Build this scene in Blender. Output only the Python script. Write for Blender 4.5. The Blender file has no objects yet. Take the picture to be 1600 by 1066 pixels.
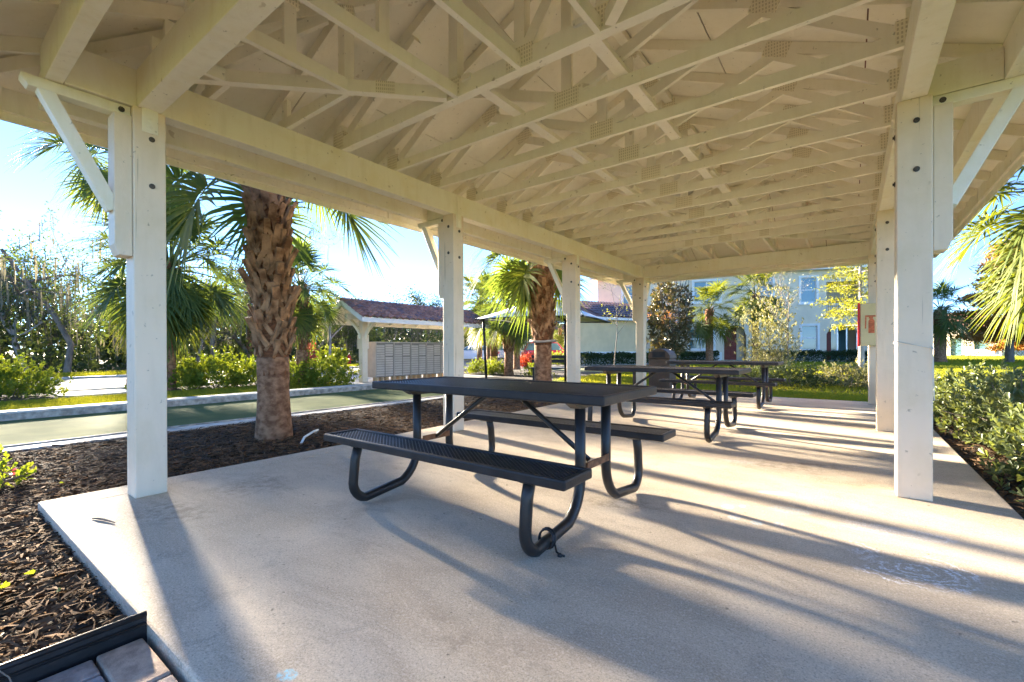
import bpy, math, random
import numpy as np
from mathutils import Vector, Matrix

# ---------------------------------------------------------------- camera, sky, sun, exposure
S = bpy.context.scene
COL = S.collection
R = math.radians
cam_d = bpy.data.cameras.new('camera')
cam_d.sensor_width = 36.0
cam_d.lens = 16.0
cam_d.shift_y = 0.0093
cam_d.clip_start = 0.05
cam_d.clip_end = 3000
cam = bpy.data.objects.new('camera', cam_d)
COL.objects.link(cam)
cam.location = (0, 0, 1.0)
cam.rotation_mode = 'XYZ'
_m = Matrix.Rotation(R(36.711), 4, 'Z') @ Matrix.Rotation(R(90 - 0.197), 4, 'X') @ Matrix.Rotation(R(-0.159), 4, 'Z')
cam.rotation_euler = _m.to_euler('XYZ')
S.camera = cam

SUN = Vector((-0.9542, 0.1826, 0.2369)).normalized()
world = bpy.data.worlds.new('World')
S.world = world
world.use_nodes = True
wn = world.node_tree.nodes
wl = world.node_tree.links
bg = wn['Background']
sky = wn.new('ShaderNodeTexSky')
sky.sky_type = 'NISHITA'
sky.sun_disc = False
sky.sun_elevation = math.asin(SUN.z)
sky.sun_rotation = math.atan2(SUN.x, SUN.y)
sky.air_density = 0.5
sky.dust_density = 0.0
sky.ozone_density = 3.4
wl.new(sky.outputs[0], bg.inputs[0])
bg.inputs[1].default_value = 0.05
sun_d = bpy.data.lights.new('sun', 'SUN')
sun_d.energy = 4.3
sun_d.angle = R(3.0)
sun_d.color = (1.0, 0.87, 0.68)
sun = bpy.data.objects.new('sun', sun_d)
COL.objects.link(sun)
sun.location = (-30, 6, 12)
sun.rotation_euler = SUN.to_track_quat('Z', 'Y').to_euler()
vs = S.view_settings
vs.view_transform = 'Standard'
vs.look = 'None'
vs.exposure = 3.85
vs.gamma = 1.0
S.cycles.use_light_tree = False
S.cycles.max_bounces = 8
S.cycles.diffuse_bounces = 7
S.cycles.transparent_max_bounces = 8
S.cycles.caustics_reflective = False
S.cycles.caustics_refractive = False
S.cycles.sample_clamp_indirect = 8.0

# ---------------------------------------------------------------- helpers
def nd(nt, typ, **kw):
    n = nt.nodes.new(typ)
    for k, v in kw.items():
        if k == 'inp':
            for i, val in v.items():
                n.inputs[i].default_value = val
        else:
            setattr(n, k, v)
    return n

def c4(c):
    return (c[0], c[1], c[2], 1.0)

def ramp(nt, a, b, src):
    """0..1 smooth step of a socket between a and b"""
    m = nd(nt, 'ShaderNodeMapRange', interpolation_type='SMOOTHSTEP', inp={1: a, 2: b, 3: 0.0, 4: 1.0})
    nt.links.new(src, m.inputs[0])
    return m.outputs[0]

def mixc(nt, fac, a, b, blend='MIX'):
    m = nd(nt, 'ShaderNodeMix', data_type='RGBA', blend_type=blend)
    for sock, v in ((m.inputs[0], fac), (m.inputs[6], a), (m.inputs[7], b)):
        if isinstance(v, (tuple, list)):
            sock.default_value = c4(v)
        elif isinstance(v, (int, float)):
            sock.default_value = v
        else:
            nt.links.new(v, sock)
    return m.outputs[2]

def mathn(nt, op, a, b=None):
    m = nd(nt, 'ShaderNodeMath', operation=op)
    for i, v in enumerate((a, b)):
        if v is None:
            continue
        if isinstance(v, (int, float)):
            m.inputs[i].default_value = v
        else:
            nt.links.new(v, m.inputs[i])
    return m.outputs[0]

def noise(nt, vec, scale, detail=4, rough=0.55, dist=0.0):
    n = nd(nt, 'ShaderNodeTexNoise', inp={'Scale': scale, 'Detail': detail, 'Roughness': rough, 'Distortion': dist})
    nt.links.new(vec, n.inputs['Vector'])
    return n.outputs['Fac']

def scaled(nt, vec, s):
    m = nd(nt, 'ShaderNodeMapping')
    m.inputs['Scale'].default_value = s
    nt.links.new(vec, m.inputs['Vector'])
    return m.outputs[0]

def newmat(name):
    m = bpy.data.materials.new(name)
    m.use_nodes = True
    nt = m.node_tree
    b = nt.nodes['Principled BSDF']
    g = nt.nodes.new('ShaderNodeNewGeometry')
    return m, nt, b, g

def bumpn(nt, b, h, strength, dist=0.01):
    bp = nd(nt, 'ShaderNodeBump', inp={'Strength': strength, 'Distance': dist})
    nt.links.new(h, bp.inputs['Height'])
    nt.links.new(bp.outputs[0], b.inputs['Normal'])

def mat(name, col, rough=0.7, var=0.2, scale=6.0, bump=0.15, bscale=60.0, metal=0.0, col2=None, spec=0.4, stretch=(1, 1, 1), obj=False):
    m, nt, b, g = newmat(name)
    if obj:
        tc = nd(nt, 'ShaderNodeTexCoord')
        pos = tc.outputs['Object']
    else:
        pos = g.outputs['Position']
    p = scaled(nt, pos, stretch)
    lo = [c * (1 - var) for c in col]
    hi = col2 if col2 else [min(1, c * (1 + var)) for c in col]
    f = ramp(nt, 0.3, 0.7, noise(nt, p, scale, 6))
    nt.links.new(mixc(nt, f, lo, hi), b.inputs['Base Color'])
    b.inputs['Roughness'].default_value = rough
    b.inputs['Metallic'].default_value = metal
    b.inputs['Specular IOR Level'].default_value = spec
    if bump:
        bumpn(nt, b, noise(nt, p, bscale, 4), bump)
    return m

def leafmat(name, col, col2, trans=0.45, tcol=None, rough=0.5, spec=0.3):
    m, nt, b, g = newmat(name)
    r = g.outputs['Random Per Island']
    big = noise(nt, g.outputs['Position'], 1.3, 2)
    f = mathn(nt, 'ADD', mathn(nt, 'MULTIPLY', r, 0.7), mathn(nt, 'MULTIPLY', big, 0.4))
    c = mixc(nt, f, col, col2)
    nt.links.new(c, b.inputs['Base Color'])
    b.inputs['Roughness'].default_value = rough
    b.inputs['Specular IOR Level'].default_value = spec
    t = nt.nodes.new('ShaderNodeBsdfTranslucent')
    if tcol is None:
        tcol = (1.5, 1.35, 0.5)
    tc = mixc(nt, 1.0, c, tcol, 'MULTIPLY')
    nt.links.new(tc, t.inputs[0])
    ms = nt.nodes.new('ShaderNodeMixShader')
    ms.inputs[0].default_value = trans
    nt.links.new(b.outputs[0], ms.inputs[1])
    nt.links.new(t.outputs[0], ms.inputs[2])
    nt.links.new(ms.outputs[0], nt.nodes['Material Output'].inputs[0])
    return m

class MB:
    def __init__(s):
        s.V = []
        s.F = []
    def add(s, V, F):
        o = len(s.V)
        s.V += [tuple(v) for v in V]
        s.F += [tuple(i + o for i in f) for f in F]
        return s
    def box(s, x0, x1, y0, y1, z0, z1):
        return s.add([(x0, y0, z0), (x1, y0, z0), (x1, y1, z0), (x0, y1, z0), (x0, y0, z1), (x1, y0, z1), (x1, y1, z1), (x0, y1, z1)],
                     [(3, 2, 1, 0), (4, 5, 6, 7), (0, 1, 5, 4), (1, 2, 6, 5), (2, 3, 7, 6), (3, 0, 4, 7)])
    def beam(s, p, q, w, h, up=(0, 0, 1), e=0.0):
        p, q, up = Vector(p), Vector(q), Vector(up)
        d = (q - p).normalized()
        p = p - d * e
        q = q + d * e
        a = d.cross(up)
        a.normalize()
        b = a.cross(d)
        a = a * w / 2
        b = b * h / 2
        V = [c + i * a + j * b for c in (p, q) for i, j in ((-1, -1), (1, -1), (1, 1), (-1, 1))]
        return s.add(V, [(0, 1, 2, 3), (7, 6, 5, 4), (0, 4, 5, 1), (1, 5, 6, 2), (2, 6, 7, 3), (3, 7, 4, 0)])
    def prism(s, poly, fn, t0, t1):
        """extrude 2d polygon; fn(a,b,t)->xyz"""
        n = len(poly)
        V = [fn(a, b, t0) for a, b in poly] + [fn(a, b, t1) for a, b in poly]
        F = [tuple(range(n))[::-1], tuple(range(n, 2 * n))]
        F += [(i, (i + 1) % n, n + (i + 1) % n, n + i) for i in range(n)]
        return s.add(V, F)
    def tube(s, pts, rad, n=8, cap=True):
        pts = [Vector(p) for p in pts]
        k = len(pts)
        if not isinstance(rad, (list, tuple)):
            rad = [rad] * k
        V = []
        ref = None
        for i, p in enumerate(pts):
            d = (pts[min(i + 1, k - 1)] - pts[max(i - 1, 0)])
            if d.length < 1e-9:
                d = Vector((0, 0, 1))
            d.normalize()
            if ref is None:
                ref = Vector((1, 0, 0)) if abs(d.x) < 0.8 else Vector((0, 1, 0))
            a = (ref - d * ref.dot(d))
            a.normalize()
            ref = a
            b = d.cross(a)
            for j in range(n):
                t = 2 * math.pi * j / n
                V.append(p + (a * math.cos(t) + b * math.sin(t)) * rad[i])
        F = [(i * n + j, i * n + (j + 1) % n, (i + 1) * n + (j + 1) % n, (i + 1) * n + j) for i in range(k - 1) for j in range(n)]
        if cap:
            F.append(tuple(range(n))[::-1])
            F.append(tuple(range((k - 1) * n, k * n)))
        return s.add(V, F)
    def lathe(s, prof, c=(0, 0, 0), n=16, axis='z'):
        V = []
        for r, z in prof:
            for j in range(n):
                t = 2 * math.pi * j / n
                q = (r * math.cos(t), r * math.sin(t), z)
                if axis == 'y':
                    q = (q[0], q[2], q[1])
                if axis == 'x':
                    q = (q[2], q[0], q[1])
                V.append((c[0] + q[0], c[1] + q[1], c[2] + q[2]))
        k = len(prof)
        F = [(i * n + j, i * n + (j + 1) % n, (i + 1) * n + (j + 1) % n, (i + 1) * n + j) for i in range(k - 1) for j in range(n)]
        F.append(tuple(range(n))[::-1])
        F.append(tuple(range((k - 1) * n, k * n)))
        return s.add(V, F)
    def mesh(s, name, m, smooth=False):
        me = bpy.data.meshes.new(name)
        me.from_pydata(s.V, [], s.F)
        if smooth:
            me.shade_smooth()
        if m:
            me.materials.append(m)
        return me
    def build(s, name, m, parent=None, smooth=False, bevel=0.0):
        return link(name, s.mesh(name, m, smooth), parent, bevel=bevel)

def npmesh(name, V, F, m):
    """V (n,3), F (k,c) arrays"""
    me = bpy.data.meshes.new(name)
    k, c = F.shape
    me.vertices.add(len(V))
    me.vertices.foreach_set('co', np.asarray(V, dtype=np.float32).ravel())
    me.loops.add(k * c)
    me.loops.foreach_set('vertex_index', F.astype(np.int32).ravel())
    me.polygons.add(k)
    me.polygons.foreach_set('loop_start', np.arange(0, k * c, c, dtype=np.int32))
    me.polygons.foreach_set('loop_total', np.full(k, c, dtype=np.int32))
    me.update()
    me.validate()
    me.materials.append(m)
    return me

def link(name, me, parent=None, loc=None, rot=None, scale=None, bevel=0.0):
    o = bpy.data.objects.new(name, me)
    COL.objects.link(o)
    if parent is not None:
        o.parent = parent
        if parent.get('_world'):
            l = parent['_world']
            o.matrix_parent_inverse = Matrix.Translation((-l[0], -l[1], -l[2]))
    if loc is not None:
        o.location = loc
    if rot is not None:
        o.rotation_euler = rot
    if scale is not None:
        o.scale = scale if isinstance(scale, (tuple, list)) else (scale,) * 3
    if bevel:
        b = o.modifiers.new('bevel', 'BEVEL')
        b.width = bevel
        b.segments = 2
        b.limit_method = 'ANGLE'
    return o

def thing(name, label, cat, loc=(0, 0, 0), rz=0.0, group=None, world_children=False, parent=None):
    o = bpy.data.objects.new(name, None)
    o.empty_display_size = 0.2
    COL.objects.link(o)
    o.location = loc
    o.rotation_euler = (0, 0, rz)
    if world_children:
        o['_world'] = [float(v) for v in loc]
    return tag(o, label, cat, group)

def tag(o, label=None, cat=None, group=None, kind=None):
    if label:
        o['label'] = label
    if cat:
        o['category'] = cat
    if group:
        o['group'] = group
    if kind:
        o['kind'] = kind
    return o

def part_empty(name, parent):
    o = bpy.data.objects.new(name, None)
    o.empty_display_size = 0.1
    COL.objects.link(o)
    o.parent = parent
    if parent.get('_world'):
        l = parent['_world']
        o.matrix_parent_inverse = Matrix.Translation((-l[0], -l[1], -l[2]))
    return o

def struct(name, mb, m, label=None, **kw):
    o = mb.build(name, m, **kw)
    o['kind'] = 'structure'
    if label:
        o['label'] = label
    return o

# ---------------------------------------------------------------- materials
def painted_wood(name, base, stain, amount=0.55):
    m, nt, b, g = newmat(name)
    pos = g.outputs['Position']
    big = ramp(nt, 0.42, 0.72, noise(nt, pos, 2.6, 6, 0.65, 0.4))
    streak = ramp(nt, 0.45, 0.75, noise(nt, scaled(nt, pos, (9, 9, 1.4)), 1.6, 5, 0.6))
    c = mixc(nt, mathn(nt, 'MULTIPLY', big, amount), base, stain)
    c = mixc(nt, mathn(nt, 'MULTIPLY', streak, amount * 0.35), c, [s * 0.72 for s in stain])
    sp = ramp(nt, 0.67, 0.74, noise(nt, pos, 24, 3, 0.6))
    c = mixc(nt, mathn(nt, 'MULTIPLY', sp, 0.5), c, (0.16, 0.13, 0.08))
    kn = ramp(nt, 0.72, 0.76, noise(nt, pos, 9, 2, 0.5))
    c = mixc(nt, mathn(nt, 'MULTIPLY', kn, 0.4), c, (0.34, 0.25, 0.13))
    for st in (((26, 26, 0.7),) if 'post' in name else ()):
        ck = ramp(nt, 0.685, 0.72, noise(nt, scaled(nt, pos, st), 1.0, 3, 0.5))
        c = mixc(nt, mathn(nt, 'MULTIPLY', ck, 0.5), c, [q * 0.45 for q in stain])
    nt.links.new(c, b.inputs['Base Color'])
    b.inputs['Roughness'].default_value = 0.55
    b.inputs['Specular IOR Level'].default_value = 0.3
    bumpn(nt, b, noise(nt, scaled(nt, pos, (1, 1, 0.6)), 45, 5, 0.7), 0.22, 0.01)
    return m

M = {}
M['paint'] = painted_wood('cream_paint', (0.86, 0.82, 0.69), (0.76, 0.68, 0.44))
M['paint_truss'] = painted_wood('cream_truss_paint', (0.86, 0.82, 0.70), (0.78, 0.71, 0.51), 0.42)
M['paint_post'] = painted_wood('white_post_paint', (0.79, 0.665, 0.50), (0.66, 0.54, 0.34), 0.4)
M['paint_deck'] = painted_wood('cream_deck_paint', (0.86, 0.82, 0.70), (0.78, 0.72, 0.55), 0.35)
M['white'] = mat('white_trim', (0.78, 0.77, 0.74), 0.5, 0.05, 3, 0.05)

def plate_mat():
    m, nt, b, g = newmat('painted_nail_plate')
    tc = nd(nt, 'ShaderNodeTexCoord')
    sx = nd(nt, 'ShaderNodeSeparateXYZ')
    nt.links.new(tc.outputs['Object'], sx.inputs[0])
    def wave(s, k):
        return mathn(nt, 'SINE', mathn(nt, 'MULTIPLY', s, k))
    a = mathn(nt, 'GREATER_THAN', wave(mathn(nt, 'ADD', sx.outputs[0], sx.outputs[1]), 300.0), 0.1)
    c = mathn(nt, 'GREATER_THAN', wave(sx.outputs[2], 230.0), -0.3)
    d = mathn(nt, 'MULTIPLY', a, c)
    col = mixc(nt, d, (0.80, 0.74, 0.58), (0.55, 0.49, 0.36))
    nt.links.new(col, b.inputs['Base Color'])
    b.inputs['Roughness'].default_value = 0.5
    bumpn(nt, b, d, -0.6, 0.004)
    return m
M['plate'] = plate_mat()
M['bolt'] = mat('dark_bolt', (0.10, 0.085, 0.07), 0.5, 0.3, 30, 0.1, metal=0.5)

def slab_mat():
    m, nt, b, g = newmat('slab_concrete')
    pos = g.outputs['Position']
    f1 = ramp(nt, 0.36, 0.64, noise(nt, pos, 0.9, 6, 0.6, 0.3))
    c = mixc(nt, f1, (0.51, 0.405, 0.275), (0.71, 0.59, 0.435))
    f2 = ramp(nt, 0.44, 0.62, noise(nt, scaled(nt, pos, (0.7, 1.7, 1)), 1.7, 8, 0.72, 0.9))
    c = mixc(nt, mathn(nt, 'MULTIPLY', f2, 0.66), c, (0.36, 0.265, 0.17))
    f2b = ramp(nt, 0.52, 0.66, noise(nt, pos, 6.0, 7, 0.75, 0.8))
    c = mixc(nt, mathn(nt, 'MULTIPLY', f2b, 0.5), c, (0.24, 0.185, 0.13))
    f3 = noise(nt, pos, 160, 3, 0.8)
    c = mixc(nt, 0.5, c, mixc(nt, ramp(nt, 0.35, 0.65, f3), (0.41, 0.335, 0.25), (0.79, 0.67, 0.52)))
    c = mixc(nt, mathn(nt, 'MULTIPLY', ramp(nt, 0.55, 0.72, noise(nt, pos, 48, 4, 0.7)), 0.35), c, (0.33, 0.28, 0.23))
    gr = ramp(nt, 0.56, 0.66, noise(nt, pos, 95, 2, 0.6))
    c = mixc(nt, mathn(nt, 'MULTIPLY', gr, 0.5), c, (0.30, 0.25, 0.20))
    gl = ramp(nt, 0.44, 0.34, noise(nt, pos, 70, 2, 0.6))
    c = mixc(nt, mathn(nt, 'MULTIPLY', gl, 0.4), c, (0.80, 0.70, 0.57))
    sp = ramp(nt, 0.68, 0.74, noise(nt, pos, 22, 3, 0.6))
    c = mixc(nt, mathn(nt, 'MULTIPLY', sp, 0.7), c, (0.12, 0.10, 0.08))
    # sidewalk chalk
    sx = nd(nt, 'ShaderNodeSeparateXYZ')
    nt.links.new(pos, sx.inputs[0])
    grain = ramp(nt, 0.38, 0.62, noise(nt, pos, 75, 4, 0.8))
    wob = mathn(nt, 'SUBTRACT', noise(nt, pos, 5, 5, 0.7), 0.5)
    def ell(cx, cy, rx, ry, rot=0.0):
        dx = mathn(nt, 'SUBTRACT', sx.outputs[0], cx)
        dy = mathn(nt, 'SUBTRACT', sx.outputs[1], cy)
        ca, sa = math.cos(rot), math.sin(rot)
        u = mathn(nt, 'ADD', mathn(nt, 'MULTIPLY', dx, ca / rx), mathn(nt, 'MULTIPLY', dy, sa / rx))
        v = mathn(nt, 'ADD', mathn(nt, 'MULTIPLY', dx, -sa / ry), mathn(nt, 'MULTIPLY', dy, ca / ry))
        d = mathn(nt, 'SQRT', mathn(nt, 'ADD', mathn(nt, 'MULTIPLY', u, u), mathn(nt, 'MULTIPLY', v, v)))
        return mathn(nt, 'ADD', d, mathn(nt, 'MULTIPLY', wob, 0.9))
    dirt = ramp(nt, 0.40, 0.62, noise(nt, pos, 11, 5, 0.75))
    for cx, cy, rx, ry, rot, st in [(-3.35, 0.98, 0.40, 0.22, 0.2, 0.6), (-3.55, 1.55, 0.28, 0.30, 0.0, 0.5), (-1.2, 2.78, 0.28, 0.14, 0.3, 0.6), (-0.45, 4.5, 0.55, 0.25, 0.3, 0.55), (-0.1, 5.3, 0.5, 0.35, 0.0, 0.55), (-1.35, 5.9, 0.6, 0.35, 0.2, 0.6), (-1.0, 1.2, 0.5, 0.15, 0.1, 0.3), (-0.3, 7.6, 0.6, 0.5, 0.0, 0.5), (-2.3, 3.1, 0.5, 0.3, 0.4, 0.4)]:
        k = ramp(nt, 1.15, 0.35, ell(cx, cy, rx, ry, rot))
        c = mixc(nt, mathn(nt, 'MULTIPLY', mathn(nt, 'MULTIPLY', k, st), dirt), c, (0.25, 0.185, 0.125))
    for cx, cy, rx, ry, rot, col, st in [
            (-0.425, 3.60, 0.13, 0.045, 0.3, (0.85, 0.84, 0.80), 0.85), (-0.30, 3.27, 0.13, 0.07, 0.2, (0.62, 0.72, 0.74), 0.55),
            (-0.626, 3.113, 0.04, 0.045, 0, (0.42, 0.68, 0.80), 0.85), (-0.554, 3.181, 0.02, 0.035, 0, (0.85, 0.82, 0.82), 0.8),
            (-0.558, 2.946, 0.035, 0.05, 0, (0.72, 0.74, 0.84), 0.7), (-0.433, 2.927, 0.035, 0.04, 0, (0.50, 0.72, 0.82), 0.7),
            (-0.33, 2.98, 0.03, 0.03, 0, (0.80, 0.80, 0.86), 0.6), (-1.389, 0.704, 0.035, 0.028, 0.3, (0.36, 0.70, 0.82), 0.95),
            (-0.80, 4.42, 0.16, 0.06, 0.2, (0.72, 0.74, 0.74), 0.4), (-0.70, 3.35, 0.06, 0.03, 0.4, (0.84, 0.62, 0.64), 0.45),
            (0.20, 3.22, 0.30, 0.10, 0.15, (0.72, 0.72, 0.74), 0.4)]:
        k = ramp(nt, 1.05, 0.75, ell(cx, cy, rx, ry, rot))
        k = mathn(nt, 'MULTIPLY', mathn(nt, 'MULTIPLY', k, st), grain)
        c = mixc(nt, k, c, col)
    for cx, cy, rx, ry, rot, st, fr in [(0.22, 2.72, 0.27, 0.20, 0.2, 1.0, 30.0), (-0.04, 2.80, 0.20, 0.14, 0.0, 0.7, 22.0), (0.15, 3.22, 0.34, 0.09, 0.12, 0.6, 18.0)]:
        d = mathn(nt, 'ADD', ell(cx, cy, rx, ry, rot), mathn(nt, 'MULTIPLY', mathn(nt, 'SUBTRACT', noise(nt, pos, 14, 4, 0.7), 0.5), 0.55))
        rings = ramp(nt, 0.05, 0.75, mathn(nt, 'SINE', mathn(nt, 'MULTIPLY', d, fr)))
        inside = ramp(nt, 1.08, 0.92, d)
        k = mathn(nt, 'MULTIPLY', mathn(nt, 'MULTIPLY', rings, inside), st)
        k = mathn(nt, 'MULTIPLY', mathn(nt, 'MULTIPLY', k, grain), ramp(nt, 0.38, 0.58, noise(nt, pos, 3.1, 3)))
        c = mixc(nt, k, c, (0.92, 0.91, 0.92))
    nt.links.new(c, b.inputs['Base Color'])
    b.inputs['Roughness'].default_value = 0.8
    b.inputs['Specular IOR Level'].default_value = 0.2
    h = mathn(nt, 'ADD', f3, mathn(nt, 'MULTIPLY', f1, 1.5))
    bumpn(nt, b, h, 0.25, 0.006)
    return m
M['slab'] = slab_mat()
M['concrete'] = mat('pale_concrete', (0.48, 0.45, 0.40), 0.8, 0.25, 4, 0.3, 90)
M['curb_dark'] = mat('weathered_curb', (0.36, 0.32, 0.27), 0.85, 0.4, 9, 0.5, 50)
M['asphalt'] = mat('grey_asphalt', (0.21, 0.205, 0.20), 0.85, 0.2, 1.2, 0.3, 120)
M['court'] = mat('green_court_turf', (0.095, 0.135, 0.06), 0.95, 0.22, 1.6, 0.25, 200, col2=(0.13, 0.155, 0.065), spec=0.05)
M['mulch_ground'] = mat('mulch_bed', (0.055, 0.040, 0.028), 0.95, 0.5, 26, 0.9, 60)
M['lawn'] = mat('lawn_soil', (0.15, 0.19, 0.035), 0.95, 0.35, 3.0, 0.8, 140, col2=(0.24, 0.26, 0.05), spec=0.05)
M['ground'] = mat('meadow', (0.13, 0.14, 0.05), 0.95, 0.3, 0.4, 0.5, 6)
M['floor_wood'] = mat('leaf_litter', (0.10, 0.085, 0.05), 0.95, 0.4, 1.5, 0.6, 30)
M['black_metal'] = None

def black_metal():
    m, nt, b, g = newmat('black_coated_steel')
    pos = g.outputs['Position']
    f = ramp(nt, 0.35, 0.7, noise(nt, pos, 5, 5))
    c = mixc(nt, f, (0.016, 0.013, 0.012), (0.034, 0.028, 0.024))
    sp = ramp(nt, 0.70, 0.76, noise(nt, pos, 70, 3, 0.6))
    c = mixc(nt, mathn(nt, 'MULTIPLY', sp, 0.5), c, (0.22, 0.20, 0.18))
    nt.links.new(c, b.inputs['Base Color'])
    b.inputs['Roughness'].default_value = 0.38
    b.inputs['Specular IOR Level'].default_value = 0.4
    bumpn(nt, b, noise(nt, pos, 30, 3), 0.06, 0.01)
    return m
M['black_metal'] = black_metal()
M['vinyl'] = mat('dark_vinyl_coating', (0.027, 0.023, 0.022), 0.45, 0.25, 8, 0.12, 90, spec=0.3)
M['rust'] = mat('rusty_steel', (0.20, 0.09, 0.04), 0.8, 0.4, 18, 0.3)
M['palm_trunk'] = mat('palm_trunk_bark', (0.22, 0.105, 0.055), 0.92, 0.35, 7, 1.0, 30, col2=(0.36, 0.205, 0.12), stretch=(1.6, 1.6, 2.2), spec=0.15)
M['boot'] = mat('palm_boot', (0.21, 0.10, 0.045), 0.85, 0.45, 7, 0.6, 45, col2=(0.42, 0.245, 0.13), spec=0.2)
M['fibre'] = mat('palm_fibre', (0.17, 0.07, 0.03), 0.95, 0.4, 18, 1.0, 60, stretch=(1, 1, 3))
M['frond'] = leafmat('palm_frond', (0.055, 0.10, 0.038), (0.125, 0.17, 0.045), 0.45)
M['frond_yellow'] = leafmat('palm_frond_yellowing', (0.07, 0.115, 0.022), (0.155, 0.165, 0.03), 0.45)
M['bark'] = mat('grey_bark', (0.17, 0.14, 0.115), 0.95, 0.35, 6, 0.8, 40, stretch=(1, 1, 0.4))
M['bark_pale'] = mat('pale_bark', (0.34, 0.30, 0.27), 0.9, 0.3, 6, 0.6, 40, stretch=(1, 1, 0.4))
M['leaf_oak'] = leafmat('oak_leaves', (0.040, 0.062, 0.024), (0.10, 0.12, 0.045), 0.38, tcol=(1.3, 1.3, 0.55))
M['leaf_dark'] = leafmat('dark_evergreen_leaves', (0.022, 0.045, 0.016), (0.06, 0.09, 0.028), 0.3)
M['leaf_lime'] = leafmat('bright_shrub_leaves', (0.10, 0.17, 0.02), (0.23, 0.26, 0.035), 0.45)
M['leaf_hedge'] = leafmat('grey_green_hedge_leaves', (0.075, 0.115, 0.045), (0.20, 0.23, 0.10), 0.35, rough=0.38, spec=0.5)
M['leaf_magnolia'] = leafmat('magnolia_leaves', (0.025, 0.055, 0.022), (0.17, 0.12, 0.055), 0.2, rough=0.3, spec=0.5)
M['leaf_silver'] = leafmat('olive_silver_leaves', (0.12, 0.135, 0.065), (0.28, 0.26, 0.15), 0.35)
M['leaf_cypress'] = leafmat('cypress_needles', (0.13, 0.17, 0.02), (0.24, 0.23, 0.035), 0.45)
M['leaf_rust'] = leafmat('rust_cypress_needles', (0.30, 0.12, 0.03), (0.42, 0.24, 0.06), 0.45, tcol=(1.2, 1.0, 0.7))
M['leaf_red'] = leafmat('red_leaves', (0.45, 0.05, 0.03), (0.55, 0.14, 0.04), 0.4, tcol=(1.2, 0.9, 0.7))
M['flower'] = leafmat('pink_red_petals', (0.50, 0.03, 0.08), (0.60, 0.10, 0.10), 0.3, tcol=(1, 0.8, 0.8))
M['moss'] = leafmat('hanging_moss', (0.10, 0.105, 0.078), (0.19, 0.185, 0.14), 0.35, tcol=(1.1, 1.0, 0.8))
M['grass'] = leafmat('grass_blades', (0.15, 0.20, 0.025), (0.32, 0.31, 0.05), 0.5, rough=0.8, spec=0.1)
M['shred'] = leafmat('bark_shreds', (0.022, 0.015, 0.010), (0.23, 0.145, 0.085), 0.0, rough=0.95, spec=0.05)
M['stucco'] = mat('beige_stucco', (0.76, 0.64, 0.47), 0.9, 0.06, 1.5, 0.3, 60)
M['stucco_yellow'] = mat('yellow_beige_stucco', (0.74, 0.59, 0.35), 0.9, 0.06, 1.5, 0.3, 60)
M['glass'] = None

def glass_mat():
    m, nt, b, g = newmat('window_glass')
    b.inputs['Base Color'].default_value = (0.10, 0.20, 0.22, 1)
    b.inputs['Roughness'].default_value = 0.05
    b.inputs['Specular IOR Level'].default_value = 0.9
    return m
M['glass'] = glass_mat()
M['dark'] = mat('dark_interior', (0.035, 0.032, 0.03), 0.8, 0.2)
M['red_door'] = mat('red_brown_door', (0.22, 0.035, 0.02), 0.5, 0.12, 4, 0.1)
M['canopy'] = mat('grey_white_fabric', (0.66, 0.70, 0.76), 0.8, 0.08, 2, 0.15, 200)
M['tan_metal'] = mat('tan_mailbox_paint', (0.52, 0.43, 0.34), 0.5, 0.08, 4, 0.05)
M['tan_dark'] = mat('mailbox_joint', (0.22, 0.18, 0.14), 0.6, 0.1)
M['tan_wood'] = mat('tan_leg_paint', (0.52, 0.36, 0.19), 0.7, 0.15)
TILES = [mat('clay_tile_a', (0.30, 0.14, 0.10), 0.6, 0.25, 9, 0.25), mat('clay_tile_b', (0.40, 0.20, 0.14), 0.6, 0.25, 9, 0.25), mat('clay_tile_c', (0.21, 0.13, 0.13), 0.6, 0.25, 9, 0.25)]
M['roof_far'] = mat('far_clay_roof', (0.24, 0.115, 0.09), 0.8, 0.3, 5, 0.4, 14)
M['red_paint'] = mat('red_paint', (0.60, 0.02, 0.015), 0.4, 0.1)
M['cabinet'] = mat('cream_cabinet_panel', (0.62, 0.53, 0.28), 0.45, 0.08, 6, 0.04)
M['emblem'] = mat('faded_red_print', (0.55, 0.14, 0.05), 0.5, 0.25, 30, 0.02)
M['bin'] = mat('brown_bin', (0.10, 0.065, 0.045), 0.5, 0.15)
M['edging'] = mat('black_plastic_edging', (0.020, 0.017, 0.017), 0.45, 0.3, 12, 0.15)
M['string'] = mat('white_string', (0.6, 0.57, 0.5), 0.9, 0.2)
M['rubber'] = mat('tyre_rubber', (0.025, 0.025, 0.027), 0.8, 0.2)
M['chrome'] = mat('wheel_metal', (0.45, 0.45, 0.47), 0.3, 0.1, metal=0.9)
PAVERS = [mat('paver_grey_violet', (0.34, 0.275, 0.245), 0.9, 0.25, 22, 0.5, 160), mat('paver_tan', (0.46, 0.335, 0.25), 0.9, 0.25, 22, 0.5, 160), mat('paver_blue_grey', (0.30, 0.27, 0.275), 0.9, 0.25, 22, 0.5, 160)]

def car_paint(name, col):
    m, nt, b, g = newmat(name)
    b.inputs['Base Color'].default_value = c4(col)
    b.inputs['Roughness'].default_value = 0.25
    b.inputs['Coat Weight'].default_value = 0.6
    return m

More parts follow.
